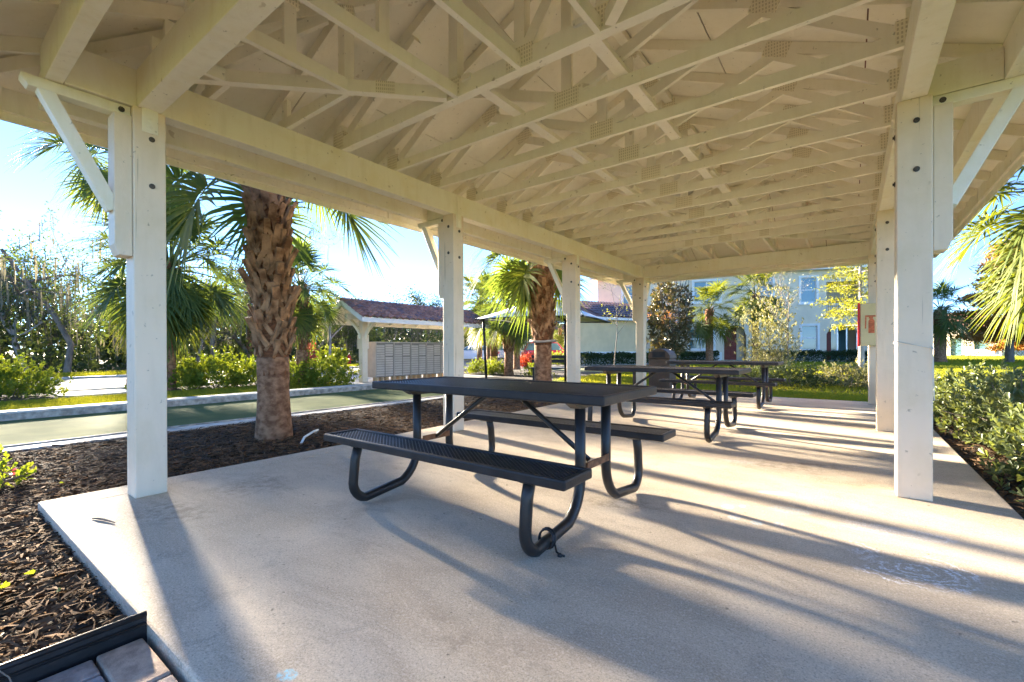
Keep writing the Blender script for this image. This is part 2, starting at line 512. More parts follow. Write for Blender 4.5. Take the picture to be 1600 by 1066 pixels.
# ---------------------------------------------------------------- ground, roads, court
struct('ground', MB().box(-900, 900, -900, 900, -0.6, -0.14), M['ground'])
struct('woodland_floor', MB().box(-140, -27.5, -80, 70, -0.138, -0.115), M['floor_wood'])
struct('lawn', MB().box(-8.0, 60, 10.75, 70, -0.135, -0.045).box(0.8, 60, -20, 10.748, -0.135, -0.049), M['lawn'])
struct('lawn', MB().box(-13.6, -10.86, -25, 8.0, -0.135, -0.055), M['lawn'])
struct('lawn', MB().box(-27.5, -24.1, -60, 19.0, -0.135, -0.05).box(-40, -27.5, 12, 19, -0.110, -0.05), M['lawn'])
struct('road', MB().box(-23.7, -16.4, -80, 19.0, -0.135, -0.098).box(-60, -13.2, 19.02, 44, -0.135, -0.1), M['asphalt'])
struct('kerb', MB().box(-24.1, -23.7, -80, 18.6, -0.134, -0.02).box(-16.4, -16.15, -80, 15.0, -0.134, -0.03), M['concrete'])
struct('path', MB().box(-16.15, -11.0, 8.05, 14.2, -0.13, -0.06).box(-16.15, -14.6, 2.2, 3.6, -0.13, -0.058), M['concrete'])
# planting beds
struct('mulch_bed', MB().box(-7.02, -4.31, -6, 10.6, -0.3, -0.065).box(-4.31, -2.072, -6, 0.529, -0.3, -0.065), M['mulch_ground'])
struct('mulch_bed', MB().box(0.812, 2.6, -2, 10.74, -0.3, -0.04), M['mulch_ground'])
struct('mulch_bed', MB().box(-16.1, -13.6, -25, 2.1, -0.3, -0.05).box(-16.1, -13.62, 3.7, 8.0, -0.3, -0.05).box(-13.55, -10.9, 5.6, 8.0, -0.12, -0.048), M['mulch_ground'])
struct('mulch_bed', MB().box(-16.0, -8.02, 14.25, 18.9, -0.3, -0.05).box(-11.0, -7.05, 10.62, 14.2, -0.3, -0.052), M['mulch_ground'])
struct('mulch_bed', MB().box(-3.6, 2.0, 12.9, 16.8, -0.12, -0.035), M['mulch_ground'])
# slab with worn arris
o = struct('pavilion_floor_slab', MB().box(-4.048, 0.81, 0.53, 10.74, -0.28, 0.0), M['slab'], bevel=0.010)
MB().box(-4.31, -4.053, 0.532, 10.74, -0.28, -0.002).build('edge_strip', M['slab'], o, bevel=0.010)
# court
struct('court_surface', MB().box(-10.42, -7.36, -25, 10.2, -0.2, -0.085), M['court'])
def kerb_run(name, x0, x1, z1, ys, m, bev=0.012):
    root = None
    for a, b in zip(ys[:-1], ys[1:]):
        mb = MB().box(x0, x1, a + 0.004, b - 0.004, -0.3, z1)
        if root is None:
            root = struct(name, mb, m, bevel=bev)
        else:
            mb.build('kerb_block', m, root, bevel=bev)
kerb_run('kerb', -7.30, -7.02, -0.045, [-9.0, -6.0, -3.4, -0.6, 1.75, 4.2, 6.6, 8.6, 10.2], M['concrete'])
struct('kerb', MB().box(-7.355, -7.305, -25, 10.2, -0.2, -0.03), M['curb_dark'])
kerb_run('kerb', -10.86, -10.47, 0.045, [-9.0, -6.0, -3.0, 0.0, 3.0, 6.0, 9.0, 10.3], M['concrete'])
struct('kerb', MB().box(-10.465, -10.425, -25, 10.25, -0.2, 0.02), M['curb_dark'])
struct('kerb', MB().box(-10.42, -7.36, 10.21, 10.5, -0.2, 0.03), M['concrete'])

# ---------------------------------------------------------------- pavilion
XL, XR = -3.942, 0.333
XC = (XL + XR) / 2
HALF = (XR - XL) / 2
YP = [1.023, 4.078, 7.11, 10.34]
Y0, Y3 = YP[0], YP[3]
PS = 0.1825
HB, HT = 2.643, 2.895         # beam bottom / top
SL = 0.42
ZW = 3.23                     # underside of the deck above the wall line
OV = 0.88
GS = 1.52                     # girder setback
pav = thing('picnic_pavilion', 'cream painted open timber pavilion with hipped truss roof over the picnic tables', 'pavilion', (XC, (Y0 + Y3) / 2, 0), world_children=True)

def zdeck(x, y):
    dx = HALF - abs(x - XC)
    dy = min(y - Y0, Y3 - y)
    return ZW + SL * min(dx, dy)

_bolt_cache = {}
def bolt(parent, c, d, m='bolt', r=0.018):
    """one bolt head at c pointing along the axis d ('x','-x','y','-y')"""
    key = (d, m, r)
    if key not in _bolt_cache:
        s = -1 if d[0] == '-' else 1
        _bolt_cache[key] = MB().lathe([(r, 0), (r, 0.005 * s), (r * 0.5, 0.006 * s), (r * 0.5, 0.013 * s)], n=10, axis=d[-1]).mesh('bolt', M[m])
    return link('bolt', _bolt_cache[key], parent, loc=c)

def bracket(post_name, x, y, dx, dy):
    """ledger + arm + diagonal brace pointing outwards from a post (dx,dy unit)"""
    br = part_empty('bracket', pav)
    h = PS / 2
    def P(t, z, s=0.0):
        return (x + dx * t - dy * s, y + dy * t + dx * s, z)
    # ledger with chamfered foot
    w = 0.045
    poly = [(h + 0.002, HB - 0.075), (h + 0.095, HB - 0.075), (h + 0.095, 1.70), (h + 0.07, 1.63), (h + 0.002, 1.63)]
    MB().prism(poly, lambda a, b, t: P(a, b, t), -w * 1.7, w * 1.7).build('ledger', M['paint_post'], br, bevel=0.004)
    # arm with a nosed tip
    poly = [(h + 0.002, HB - 0.072), (h + 0.002, HB - 0.005), (0.60, HB - 0.005), (0.60, HB - 0.03), (0.57, HB - 0.072)]
    MB().prism(poly, lambda a, b, t: P(a, b, t), -w, w).build('arm', M['paint'], br, bevel=0.004)
    MB().beam(P(h + 0.085, 1.93), P(0.50, HB - 0.055), 0.075, 0.085, up=(-dy, dx, 0)).build('brace', M['paint'], br, bevel=0.004)
    for sd in (-1, 1):
        c = P(h + 0.05, HB - 0.04, sd * (w + 0.001))
        bolt(br, c, ('y' if sd * dx > 0 else '-y') if dx else ('x' if sd * -dy > 0 else '-x'))

for side, x in ((-1, XL), (1, XR)):
    for k, y in enumerate(YP):
        h = PS / 2
        po = MB().box(x - h, x + h, y - h, y + h, 0.0, HB).build('post', M['paint_post'], pav, bevel=0.008)
        if k in (1, 2) or True:
            if not (side == -1 and k == 0):
                bracket('post', x, y, side, 0)
        if k == 0:
            bracket('post', x, y, 0, -1)
        if k == 3:
            bracket('post', x, y, 0, 1)
        # strap plate and bolts
        MB().box(x - side * (h + 0.004) - 0.003, x - side * (h + 0.004) + 0.003, y - 0.045, y + 0.045, HB - 0.16, HB + 0.002).build('strap', M['paint'], po, bevel=0.001)
        ax = '-x' if side > 0 else 'x'
        for z in (HB - 0.07, HB - 0.125):
            bolt(po, (x - side * (h + 0.007), y, z), ax, 'paint', 0.016)
        for z in (HB - 0.20, HB - 0.52):
            bolt(po, (x - side * (h + 0.001), y + 0.01, z), ax)
            bolt(po, (x + 0.01, y - h - 0.001, z + 0.05), '-y')

def beamseg(x0, x1, y0, y1, name='beam'):
    return MB().box(x0, x1, y0, y1, HB + 0.001, HT).build(name, M['paint'], pav, bevel=0.004)

OB = 0.46                     # outer beam offset
ends = [Y0 - OB + 0.043, YP[1], YP[2], Y3 + OB - 0.043]
for x in (XL, XR):
    for a, b in zip(ends[:-1], ends[1:]):
        beamseg(x - 0.066, x + 0.066, a + 0.0015, b - 0.0015)
for y in (Y0, Y3):
    beamseg(XL + 0.068, XR - 0.068, y - 0.066, y + 0.066)
for side, x in ((-1, XL - OB), (1, XR + OB)):
    for a, b in zip([Y0 - OB, YP[1], YP[2]], [YP[1], YP[2], Y3 + OB]):
        MB().box(x - 0.042, x + 0.042, a + 0.001, b - 0.001, HB - 0.003, HB + 0.235).build('eave_beam', M['paint'], pav, bevel=0.004)
for y in (Y0 - OB, Y3 + OB):
    MB().box(XL - 0.10, XR + 0.10, y - 0.041, y + 0.041, HB + 0.001, HT - 0.01).build('eave_beam', M['paint'], pav, bevel=0.004)
for side, x in ((-1, XL), (1, XR)):
    for y in YP:
        MB().box(min(x + side * 0.068, x + side * (OB - 0.044)), max(x + side * 0.068, x + side * (OB - 0.044)), y - 0.045, y + 0.045, HB + 0.0, HB + 0.2).build('outrigger', M['paint'], pav, bevel=0.004)

# --- trusses
TW = 0.038
CH = 0.089
def top_pts(sgn, d0, d1):
    """centre line of a top chord on one side between plan distances (from wall line, inward +)"""
    n = math.sqrt(1 + SL * SL)
    out = []
    for d in (d0, d1):
        x = XC + sgn * (HALF - d)
        out.append((x, ZW + SL * d - 0.003 - CH / 2 * n))
    return out

truss_meshes = {}
def truss_proto():
    L = []
    xl, xr = XL - 0.075, XR + 0.075
    zb = HT + 0.001
    def add(name, mb, m='paint_truss'):
        L.append((name, mb.mesh(name, M[m])))
    add('bottom_chord', MB().box(xl, xr, -TW / 2, TW / 2, zb, zb + CH))
    pk = 1.30
    for s in (-1, 1):
        (xa, za), (xb, zb2) = top_pts(s, -OV + 0.03, HALF - 0.001)
        add('top_chord', MB().beam((xa, 0, za), (xb, 0, zb2), TW, CH))
        hx = XC + s * (HALF - 0.02)
        add('heel_post', MB().box(hx - 0.04, hx + 0.04, -TW / 2 + 0.001, TW / 2 - 0.001, zb + CH, ZW - 0.10))
        px = XC + s * pk
        pz = ZW + SL * (HALF - pk) - 0.115
        add('web', MB().beam((XC + s * (HALF - 0.14), 0, zb + CH + 0.03), (px, 0, pz - 0.005), TW - 0.003, 0.085, e=0.03))
        add('web', MB().beam((px - s * 0.03, 0, pz), (XC + s * 0.07, 0, zb + CH + 0.02), TW - 0.004, 0.085))
        add('nail_plate', MB().beam((px - s * 0.09, 0, pz + 0.045 + SL * 0.09), (px + s * 0.09, 0, pz + 0.045 - SL * 0.09), TW + 0.004, 0.12), 'plate')
        add('nail_plate', MB().box(hx - 0.09, hx + 0.07, -TW / 2 - 0.002, TW / 2 + 0.002, zb + 0.02, zb + 0.17), 'plate')
    add('king_post', MB().box(XC - 0.044, XC + 0.044, -TW / 2 + 0.002, TW / 2 - 0.002, zb + CH, ZW + SL * HALF - 0.12))
    add('nail_plate', MB().box(XC - 0.11, XC + 0.11, -TW / 2 - 0.002, TW / 2 + 0.002, zb + 0.012, zb + 0.145), 'plate')
    add('nail_plate', MB().box(XC - 0.075, XC + 0.075, -TW / 2 - 0.002, TW / 2 + 0.002, ZW + SL * HALF - 0.19, ZW + SL * HALF - 0.055), 'plate')
    return L

def girder_proto():
    L = []
    xl, xr = XL - 0.075, XR + 0.075
    zb = HT + 0.001
    w = TW * 2
    def add(name, mb, m='paint_truss'):
        L.append((name, mb.mesh(name, M[m])))
    add('bottom_chord', MB().box(xl, xr, -w / 2, w / 2, zb, zb + 0.12))
    zt = ZW + SL * GS
    fx = HALF - GS
    for s in (-1, 1):
        (xa, za), (xb, zb2) = top_pts(s, -OV + 0.03, GS - 0.02)
        add('top_chord', MB().beam((xa, 0, za), (xb, 0, zb2), w, CH))
        hx = XC + s * (HALF - 0.02)
        add('heel_post', MB().box(hx - 0.04, hx + 0.04, -w / 2 + 0.001, w / 2 - 0.001, zb + 0.12, ZW - 0.10))
        add('web', MB().box(XC + s * fx - 0.044, XC + s * fx + 0.044, -w / 2 + 0.002, w / 2 - 0.002, zb + 0.12, zt - 0.12))
        add('web', MB().beam((XC + s * (fx - 0.05), 0, zt - 0.14), (XC + s * 0.06, 0, zb + 0.14), w - 0.006, 0.085))
        add('web', MB().beam((XC + s * (HALF - 0.16), 0, zb + 0.13), (XC + s * (fx + 0.45), 0, ZW + SL * (GS - 0.45) - 0.12), w - 0.006, 0.085))
        add('nail_plate', MB().box(XC + s * fx - 0.07, XC + s * fx + 0.07, -w / 2 - 0.002, w / 2 + 0.002, zb + 0.015, zb + 0.16), 'plate')
        add('nail_plate', MB().box(XC + s * fx - 0.07, XC + s * fx + 0.07, -w / 2 - 0.002, w / 2 + 0.002, zt - 0.19, zt - 0.06), 'plate')
        add('nail_plate', MB().box(hx - 0.09, hx + 0.07, -w / 2 - 0.002, w / 2 + 0.002, zb + 0.02, zb + 0.17), 'plate')
    add('top_chord', MB().box(XC - fx - 0.02, XC + fx + 0.02, -w / 2 + 0.003, w / 2 - 0.003, zt - 0.10, zt - 0.012))
    add('web', MB().box(XC - 0.044, XC + 0.044, -w / 2 + 0.004, w / 2 - 0.004, zb + 0.12, zt - 0.10))
    add('nail_plate', MB().box(XC - 0.11, XC + 0.11, -w / 2 - 0.002, w / 2 + 0.002, zb + 0.012, zb + 0.145), 'plate')
    return L

def place_truss(L, name, y):
    t = part_empty(name, pav)
    t.location = (0, y, 0)
    for nm, me in L:
        o = bpy.data.objects.new(nm, me)
        COL.objects.link(o)
        o.parent = t

tp = truss_proto()
gp_ = girder_proto()
YG0, YG1 = Y0 + GS, Y3 - GS
ya, yb = Y0 + HALF, Y3 - HALF
NT = 8
ytr = [ya + (yb - ya) * i / NT for i in range(NT + 1)]
for y in ytr:
    place_truss(tp, 'roof_truss', y)
for y in (YG0, YG1):
    place_truss(gp_, 'girder_truss', y)
# ridge blocks between trusses
for a, b in zip(ytr[:-1], ytr[1:]):
    MB().box(XC - 0.045, XC + 0.045, a + TW / 2 + 0.002, b - TW / 2 - 0.002, ZW + SL * HALF - 0.10, ZW + SL * HALF - 0.035).build('ridge_block', M['paint_truss'], pav)
# flat lateral braces on the bottom chords
for x in (XC - 0.47, XC + 0.47):
    ys = [YG0 - 0.06, ytr[4] + 0.35, YG1 + 0.06]
    for i in range(2):
        MB().box(x - 0.044 + i * 0.03, x + 0.044 + i * 0.03, ys[i] + (0.0 if i == 0 else -0.5), ys[i + 1], HT + 0.1235 + i * 0.041 - (0.032 if True else 0), HT + 0.1235 + 0.038 + i * 0.041 - 0.032).build('lateral_brace', M['paint_truss'], pav)

# hip ends: jacks, corner chords, hip rafters
def hip_end(yw, sg):
    """yw wall line, sg +1 inward direction along y"""
    zb = HT + 0.001
    n = math.sqrt(1 + SL * SL)
    def Y(d):
        return yw + sg * d
    def topc(d):
        return ZW + SL * d - 0.003 - CH / 2 * n
    for k in range(-3, 4):
        x = XC + k * 0.585
        lim = min(GS - TW - 0.002, HALF - abs(x - XC) - 0.03)
        g = part_empty('jack_truss', pav)
        MB().beam((x, Y(-0.07), zb + CH / 2), (x, Y(lim), zb + CH / 2), TW, CH).build('bottom_chord', M['paint_truss'], g)
        MB().beam((x, Y(-OV + 0.03), topc(-OV + 0.03)), (x, Y(lim), topc(lim)), TW, CH).build('top_chord', M['paint_truss'], g)
        MB().box(x - TW / 2 + 0.001, x + TW / 2 - 0.001, min(Y(0.0), Y(0.08)), max(Y(0.0), Y(0.08)), zb + CH, ZW - 0.095).build('heel_post', M['paint_truss'], g)
        if lim > 0.8:
            zz = ZW + SL * (lim * 0.55) - 0.10
            MB().box(x - TW / 2 + 0.001, x + TW / 2 - 0.001, min(Y(lim * 0.55 - 0.04), Y(lim * 0.55 + 0.04)), max(Y(lim * 0.55 - 0.04), Y(lim * 0.55 + 0.04)), zb + CH, zz).build('web', M['paint_truss'], g)
            MB().box(x - TW / 2 - 0.002, x + TW / 2 + 0.002, min(Y(lim * 0.55 - 0.06), Y(lim * 0.55 + 0.06)), max(Y(lim * 0.55 - 0.06), Y(lim * 0.55 + 0.06)), zz - 0.08, zz + 0.045).build('nail_plate', M['plate'], g)
    for s in (-1, 1):
        xw = XC + s * HALF
        for j in (1, 2):
            d = 0.585 * j - 0.2
            y = Y(d)
            g = part_empty('jack_truss', pav)
            MB().beam((xw + s * 0.07, y, zb + CH / 2), (xw - s * (d - 0.03), y, zb + CH / 2), TW, CH).build('bottom_chord', M['paint_truss'], g)
            MB().beam((xw + s * (OV - 0.03), y, topc(-OV + 0.03)), (xw - s * (d - 0.03), y, topc(d - 0.03)), TW, CH).build('top_chord', M['paint_truss'], g)
            MB().box(min(xw, xw - s * 0.08), max(xw, xw - s * 0.08), y - TW / 2 + 0.001, y + TW / 2 - 0.001, zb + CH, ZW - 0.095).build('heel_post', M['paint_truss'], g)
        for d in (-0.3, -0.62):
            y = Y(d)
            MB().beam((xw + s * (OV - 0.03), y, topc(-OV + 0.03)), (xw + s * (-d + 0.03), y, topc(d - 0.03)), TW, CH).build('eave_rafter', M['paint_truss'], pav)
            MB().beam((xw - s * d, Y(-OV + 0.03), topc(-OV + 0.03)), (xw - s * d, Y(d - 0.03), topc(d - 0.03)), TW, CH).build('eave_rafter', M['paint_truss'], pav)
        g = part_empty('corner_truss', pav)
        MB().beam((xw - s * 0.06, Y(0.06), zb + CH / 2), (xw - s * (GS - 0.05), Y(GS - 0.05), zb + CH / 2), TW * 1.6, CH - 0.002).build('bottom_chord', M['paint_truss'], g)
        MB().beam((xw + s * (OV - 0.03), Y(-OV + 0.03), topc(-OV + 0.03) - 0.035), (xw - s * (HALF - 0.02), Y(HALF - 0.02), topc(HALF - 0.02) - 0.035), TW * 1.4, CH).build('hip_rafter', M['paint_truss'], g)
        MB().box(xw - s * 0.95 - 0.04, xw - s * 0.95 + 0.04, Y(0.95) - 0.04, Y(0.95) + 0.04, zb + CH, ZW + SL * 0.95 - 0.13).build('web', M['paint_truss'], g)
        MB().beam((xw - s * 0.3, Y(0.3), zb + CH + 0.02), (xw - s * 0.85, Y(0.85), ZW + SL * 0.85 - 0.15), TW, 0.08).build('web', M['paint_truss'], g)
        dv = Vector((-s, sg, 0)).normalized()
        c = Vector((xw - s * 1.15, Y(1.15), zb + 0.05))
        MB().beam(c - dv * 0.07, c + dv * 0.07, TW * 1.6 + 0.004, 0.085).build('nail_plate', M['plate'], g)
        c = Vector((xw - s * 0.95, Y(0.95), ZW + SL * 0.95 - 0.17))
        MB().beam(c - dv * 0.06, c + dv * 0.06, TW * 2.2 + 0.004, 0.12).build('nail_plate', M['plate'], g)
hip_end(Y0, 1)
hip_end(Y3, -1)
# common rafter tails between trusses are the truss top chords; purlin clips on the beam
def clip_poly(poly, a, b, c):
    """keep a*x+b*y<=c"""
    out = []
    for i in range(len(poly)):
        p, q = poly[i], poly[(i + 1) % len(poly)]
        fp, fq = a * p[0] + b * p[1] - c, a * q[0] + b * q[1] - c
        if fp <= 0:
            out.append(p)
        if fp * fq < 0:
            t = fp / (fp - fq)
            out.append((p[0] + (q[0] - p[0]) * t, p[1] + (q[1] - p[1]) * t))
    return out
xe0, xe1, ye0, ye1 = XL - OV, XR + OV, Y0 - OV, Y3 + OV
slopes = [[(xe0, ye0), (XC, ya), (XC, yb), (xe0, ye1)], [(xe1, ye1), (XC, yb), (XC, ya), (xe1, ye0)],
          [(xe0, ye0), (xe1, ye0), (XC, ya)], [(xe1, ye1), (xe0, ye1), (XC, yb)]]
deck = part_empty('roof_deck', pav)
for si, pol in enumerate(slopes):
    inward = [(1, 0), (-1, 0), (0, 1), (0, -1)][si]
    along_y = si < 2
    row = 0
    v = 0.0
    depth = HALF + OV
    while v < depth:
        v1 = min(v + 1.12, depth)
        span = (ye0, ye1) if along_y else (xe0, xe1)
        u = span[0] - (1.22 if row % 2 else 0.45)
        while u < span[1]:
            u1 = u + 2.44
            if si == 0: rect = [(xe0 + v, u), (xe0 + v1, u), (xe0 + v1, u1), (xe0 + v, u1)]
            if si == 1: rect = [(xe1 - v1, u), (xe1 - v, u), (xe1 - v, u1), (xe1 - v1, u1)]
            if si == 2: rect = [(u, ye0 + v), (u1, ye0 + v), (u1, ye0 + v1), (u, ye0 + v1)]
            if si == 3: rect = [(u, ye1 - v1), (u1, ye1 - v1), (u1, ye1 - v), (u, ye1 - v)]
            # clip the slope polygon with the rectangle shrunk by the joint
            x0, x1 = min(p[0] for p in rect) + 0.005, max(p[0] for p in rect) - 0.005
            y0, y1 = min(p[1] for p in rect) + 0.005, max(p[1] for p in rect) - 0.005
            q = pol
            for a, b, c in ((1, 0, x1), (-1, 0, -x0), (0, 1, y1), (0, -1, -y0)):
                if q: q = clip_poly(q, a, b, c)
            if len(q) >= 3:
                ar = sum(q[i][0] * q[(i + 1) % len(q)][1] - q[(i + 1) % len(q)][0] * q[i][1] for i in range(len(q)))
                if ar < 0: q = q[::-1]
                if abs(ar) > 0.02:
                    MB().prism(q, lambda a, b, t: (a, b, zdeck(a, b) + t), 0.0, 0.015).build('deck_panel', M['paint_deck'], deck)
            u = u1
        v = v1
        row += 1
rc = MB()
for pol in slopes:
    ar = sum(pol[i][0] * pol[(i + 1) % len(pol)][1] - pol[(i + 1) % len(pol)][0] * pol[i][1] for i in range(len(pol)))
    q = pol if ar > 0 else pol[::-1]
    rc.prism(q, lambda a, b, t: (a, b, zdeck(a, b) + t), 0.019, 0.075)
rc.build('roof_covering', M['roof_far'], pav)
# fascia boards
zf0, zf1 = 2.635, ZW - SL * OV + 0.012
for x, s in ((xe0, -1), (xe1, 1)):
    ys = [ye0, ye0 + 3.6, ye0 + 7.4, ye1]
    for a, b in zip(ys[:-1], ys[1:]):
        MB().box(min(x, x + s * 0.022), max(x, x + s * 0.022), a + 0.001, b - 0.001, zf0, zf1).build('fascia_board', M['paint'], pav, bevel=0.003)
        MB().box(min(x - s * 0.028, x - s * 0.001), max(x - s * 0.028, x - s * 0.001), a + 0.03, b - 0.001, zf0 + 0.06, zf1 - 0.018).build('fascia_board', M['paint'], pav)
for y, s in ((ye0, -1), (ye1, 1)):
    MB().box(xe0 - 0.022, xe1 + 0.022, min(y, y + s * 0.022), max(y, y + s * 0.022), zf0, zf1).build('fascia_board', M['paint'], pav, bevel=0.003)
    MB().box(xe0 + 0.03, xe1 - 0.03, min(y - s * 0.028, y - s * 0.001), max(y - s * 0.028, y - s * 0.001), zf0 + 0.06, zf1 - 0.018).build('fascia_board', M['paint'], pav)

# ---------------------------------------------------------------- picnic tables
def lattice(x0, x1, y0, y1, z, px, py, k=0.74, t=0.005):
    a, b = px / 2, py / 2
    V, F = [], []
    nx, ny = int((x1 - x0) / a), int((y1 - y0) / b)
    for i in range(1, nx):
        for j in range(1, ny):
            if (i + j) % 2:
                continue
            cx, cy = x0 + i * a, y0 + j * b
            o = len(V)
            for s, zz in ((1.0, z), (k, z), (k, z - t)):
                V += [(cx - a * s, cy, zz), (cx, cy - b * s, zz), (cx + a * s, cy, zz), (cx, cy + b * s, zz)]
            for r in (0, 4):
                for q in range(4):
                    F.append((o + r + q, o + r + (q + 1) % 4, o + r + 4 + (q + 1) % 4, o + r + 4 + q))
    return np.array(V), np.array(F)

def make_table(label):
    t = thing('picnic_table', label, 'picnic table')
    W = 0.915
    def top(y0, y1, z1, hgt, name):
        # rim of four rounded rails + perforated sheet
        w = 0.028
        e = MB()
        e.box(-W, W, y0, y0 + w, z1 - hgt, z1).box(-W, W, y1 - w, y1, z1 - hgt, z1)
        e.box(-W, -W + w, y0 + w, y1 - w, z1 - hgt, z1).box(W - w, W, y0 + w, y1 - w, z1 - hgt, z1)
        o = None
        V, F = lattice(-W + w - 0.012, W - w + 0.012, y0 + w - 0.009, y1 - w + 0.009, z1 - 0.008, 0.030, 0.024)
        o = link(name, npmesh(name, V, F, M['vinyl']), t)
        # outer shell as one closed frame so bevels run round it
        s = MB()
        V = []
        for (xx, yy) in ((W, 0), (W - w, w)):
            for zz in (z1 - hgt, z1):
                V += [(-xx, y0 + yy, zz), (xx, y0 + yy, zz), (xx, y1 - yy, zz), (-xx, y1 - yy, zz)]
        F = []
        for q in range(4):
            n_ = (q + 1) % 4
            F += [(q, n_, 4 + n_, 4 + q), (8 + n_, 8 + q, 12 + q, 12 + n_), (4 + q, 4 + n_, 12 + n_, 12 + q), (n_, q, 8 + q, 8 + n_)]
        s.add(V, F)
        s.build('rim', M['vinyl'], o, bevel=0.009)
        for x in (-0.66, 0.0, 0.66):
            MB().box(x - 0.018, x + 0.018, y0 + 0.03, y1 - 0.03, z1 - 0.045, z1 - 0.02).build('support_bar', M['black_metal'], o)
        return o
    top(-0.38, 0.38, 0.768, 0.052, 'table_top')
    for s in (-1, 1):
        a, b = sorted((s * 0.50, s * 0.76))
        top(a, b, 0.445, 0.048, 'bench_seat')
    r = 0.030
    for ex in (-0.67, 0.67):
        for s in (-1, 1):
            # J-shaped loop: table post, foot along the ground, bench post
            def arc(cy, cz, rr, a0, a1, n=7):
                return [(ex, s * (cy + rr * math.cos(a0 + (a1 - a0) * i / n)), cz + rr * math.sin(a0 + (a1 - a0) * i / n)) for i in range(n + 1)]
            pts = [(ex, s * 0.165, 0.715), (ex, s * 0.165, 0.34)]
            pts += arc(0.165 + 0.24, 0.29, 0.24, math.pi, math.pi * 1.37)
            pts += arc(0.165 + 0.42, 0.032 + 0.115, 0.115, math.pi * 1.5, math.pi * 2.0)[1:]
            pts += [(ex, s * 0.685, 0.30), (ex, s * 0.655, 0.402)]
            MB().tube(pts, r, 12).build('leg_loop', M['black_metal'], t, smooth=True)
            MB().prism([(s * 0.53, 0.398), (s * 0.73, 0.398), (s * 0.69, 0.372), (s * 0.60, 0.372)] if s > 0 else [(s * 0.60, 0.372), (s * 0.69, 0.372), (s * 0.73, 0.398), (s * 0.53, 0.398)],
                       lambda a, b, q: (ex + q, a, b), -0.035, 0.035).build('bench_bracket', M['black_metal'], t)
        MB().prism([(-0.30, 0.716), (-0.22, 0.672), (0.22, 0.672), (0.30, 0.716)], lambda a, b, q: (ex + q, a, b), -0.03, 0.03).build('top_bracket', M['black_metal'], t)
        MB().box(ex - 0.035, ex + 0.035, -0.137, 0.137, 0.325, 0.333).box(ex + 0.028, ex + 0.034, -0.137, 0.137, 0.333, 0.365).build('cross_plate', M['rust'], t)
        sgn = -1 if ex > 0 else 1
        MB().tube([(ex + sgn * 0.03, 0, 0.345), (sgn * -0.10, 0, 0.712)], 0.016, 10).build('diagonal_brace', M['black_metal'], t, smooth=True)
    MB().box(-0.16, 0.16, -0.06, 0.06, 0.704, 0.716).build('centre_plate', M['black_metal'], t)
    return t

def copy_tree(o, parent=None):
    c = o.copy()
    COL.objects.link(c)
    c.parent = parent
    for ch in list(o.children):
        copy_tree(ch, c)
    return c
tables = make_table('black perforated metal picnic table nearest in front, with a cable looped on one foot')
tables.location = (-1.88, 2.42, 0)
tables['group'] = 'picnic tables in a row under the pavilion'
for y, lab in ((5.68, 'black metal picnic table standing in the middle of the row of three'), (8.93, 'black metal picnic table farthest off, at the grass end of the slab')):
    c = copy_tree(tables)
    c.location = (-1.87, y, 0)
    c['label'] = lab
    c['group'] = 'picnic tables in a row under the pavilion'
# anchor cable on the near table's foot
ac = thing('anchor_cable', 'thin black cable looped round the near foot of the front picnic table', 'cable', (-1.21, 1.90, 0.0))
for dy, rr in ((0.0, 0.043), (0.014, 0.046)):
    pts = []
    for i in range(17):
        a = 2 * math.pi * i / 16
        pts.append((rr * math.cos(a), dy + 0.012 * math.sin(a), 0.060 + rr * math.sin(a)))
    MB().tube(pts, 0.0055, 6, False).build('cable_loop', M['edging'], ac, smooth=True)
MB().tube([(0.045, 0.01, 0.04), (0.06, 0.0, 0.012), (0.085, -0.01, 0.008), (0.11, -0.008, 0.008)], 0.0055, 6).lathe([(0.012, 0), (0.012, 0.008), (0.006, 0.016)], (0.085, -0.01, 0.0), 8).build('anchor_eye', M['edging'], ac, smooth=True)
# ---------------------------------------------------------------- vegetation tools
def unit(a):
    return a / np.maximum(np.linalg.norm(a, axis=-1, keepdims=True), 1e-9)

def leafmesh(name, P, L, W, m, rng, up=0.0, D=None, shape='diamond'):
    """scatter flat leaves: P (n,3) centres"""
    n = len(P)
    if D is None:
        D = rng.normal(size=(n, 3))
        D[:, 2] += up
    D = unit(D)
    Sd = unit(np.cross(D, rng.normal(size=(n, 3))))
    N = np.cross(D, Sd)
    l = (L * rng.uniform(0.7, 1.3, n))[:, None]
    w = l * W
    if shape == 'diamond':
        V = np.stack([P - D * l * 0.5, P + Sd * w * 0.5 + N * w * 0.12, P + D * l * 0.5, P - Sd * w * 0.5 + N * w * 0.12], 1).reshape(-1, 3)
        F = np.arange(4 * n).reshape(n, 4)
    else:  # obovate, base at P
        V = np.stack([P, P + D * l * 0.45 + Sd * w * 0.36 + N * w * 0.14, P + D * l * 0.82 + Sd * w * 0.5 + N * w * 0.12, P + D * l - N * w * 0.12,
                      P + D * l * 0.82 - Sd * w * 0.5 + N * w * 0.12, P + D * l * 0.45 - Sd * w * 0.36 + N * w * 0.14], 1).reshape(-1, 3)
        b = np.arange(n)[:, None] * 6
        F = np.concatenate([b + np.array([[0, 1, 2, 3]]), b + np.array([[0, 3, 4, 5]])], 0)
    return npmesh(name, V, F, m)

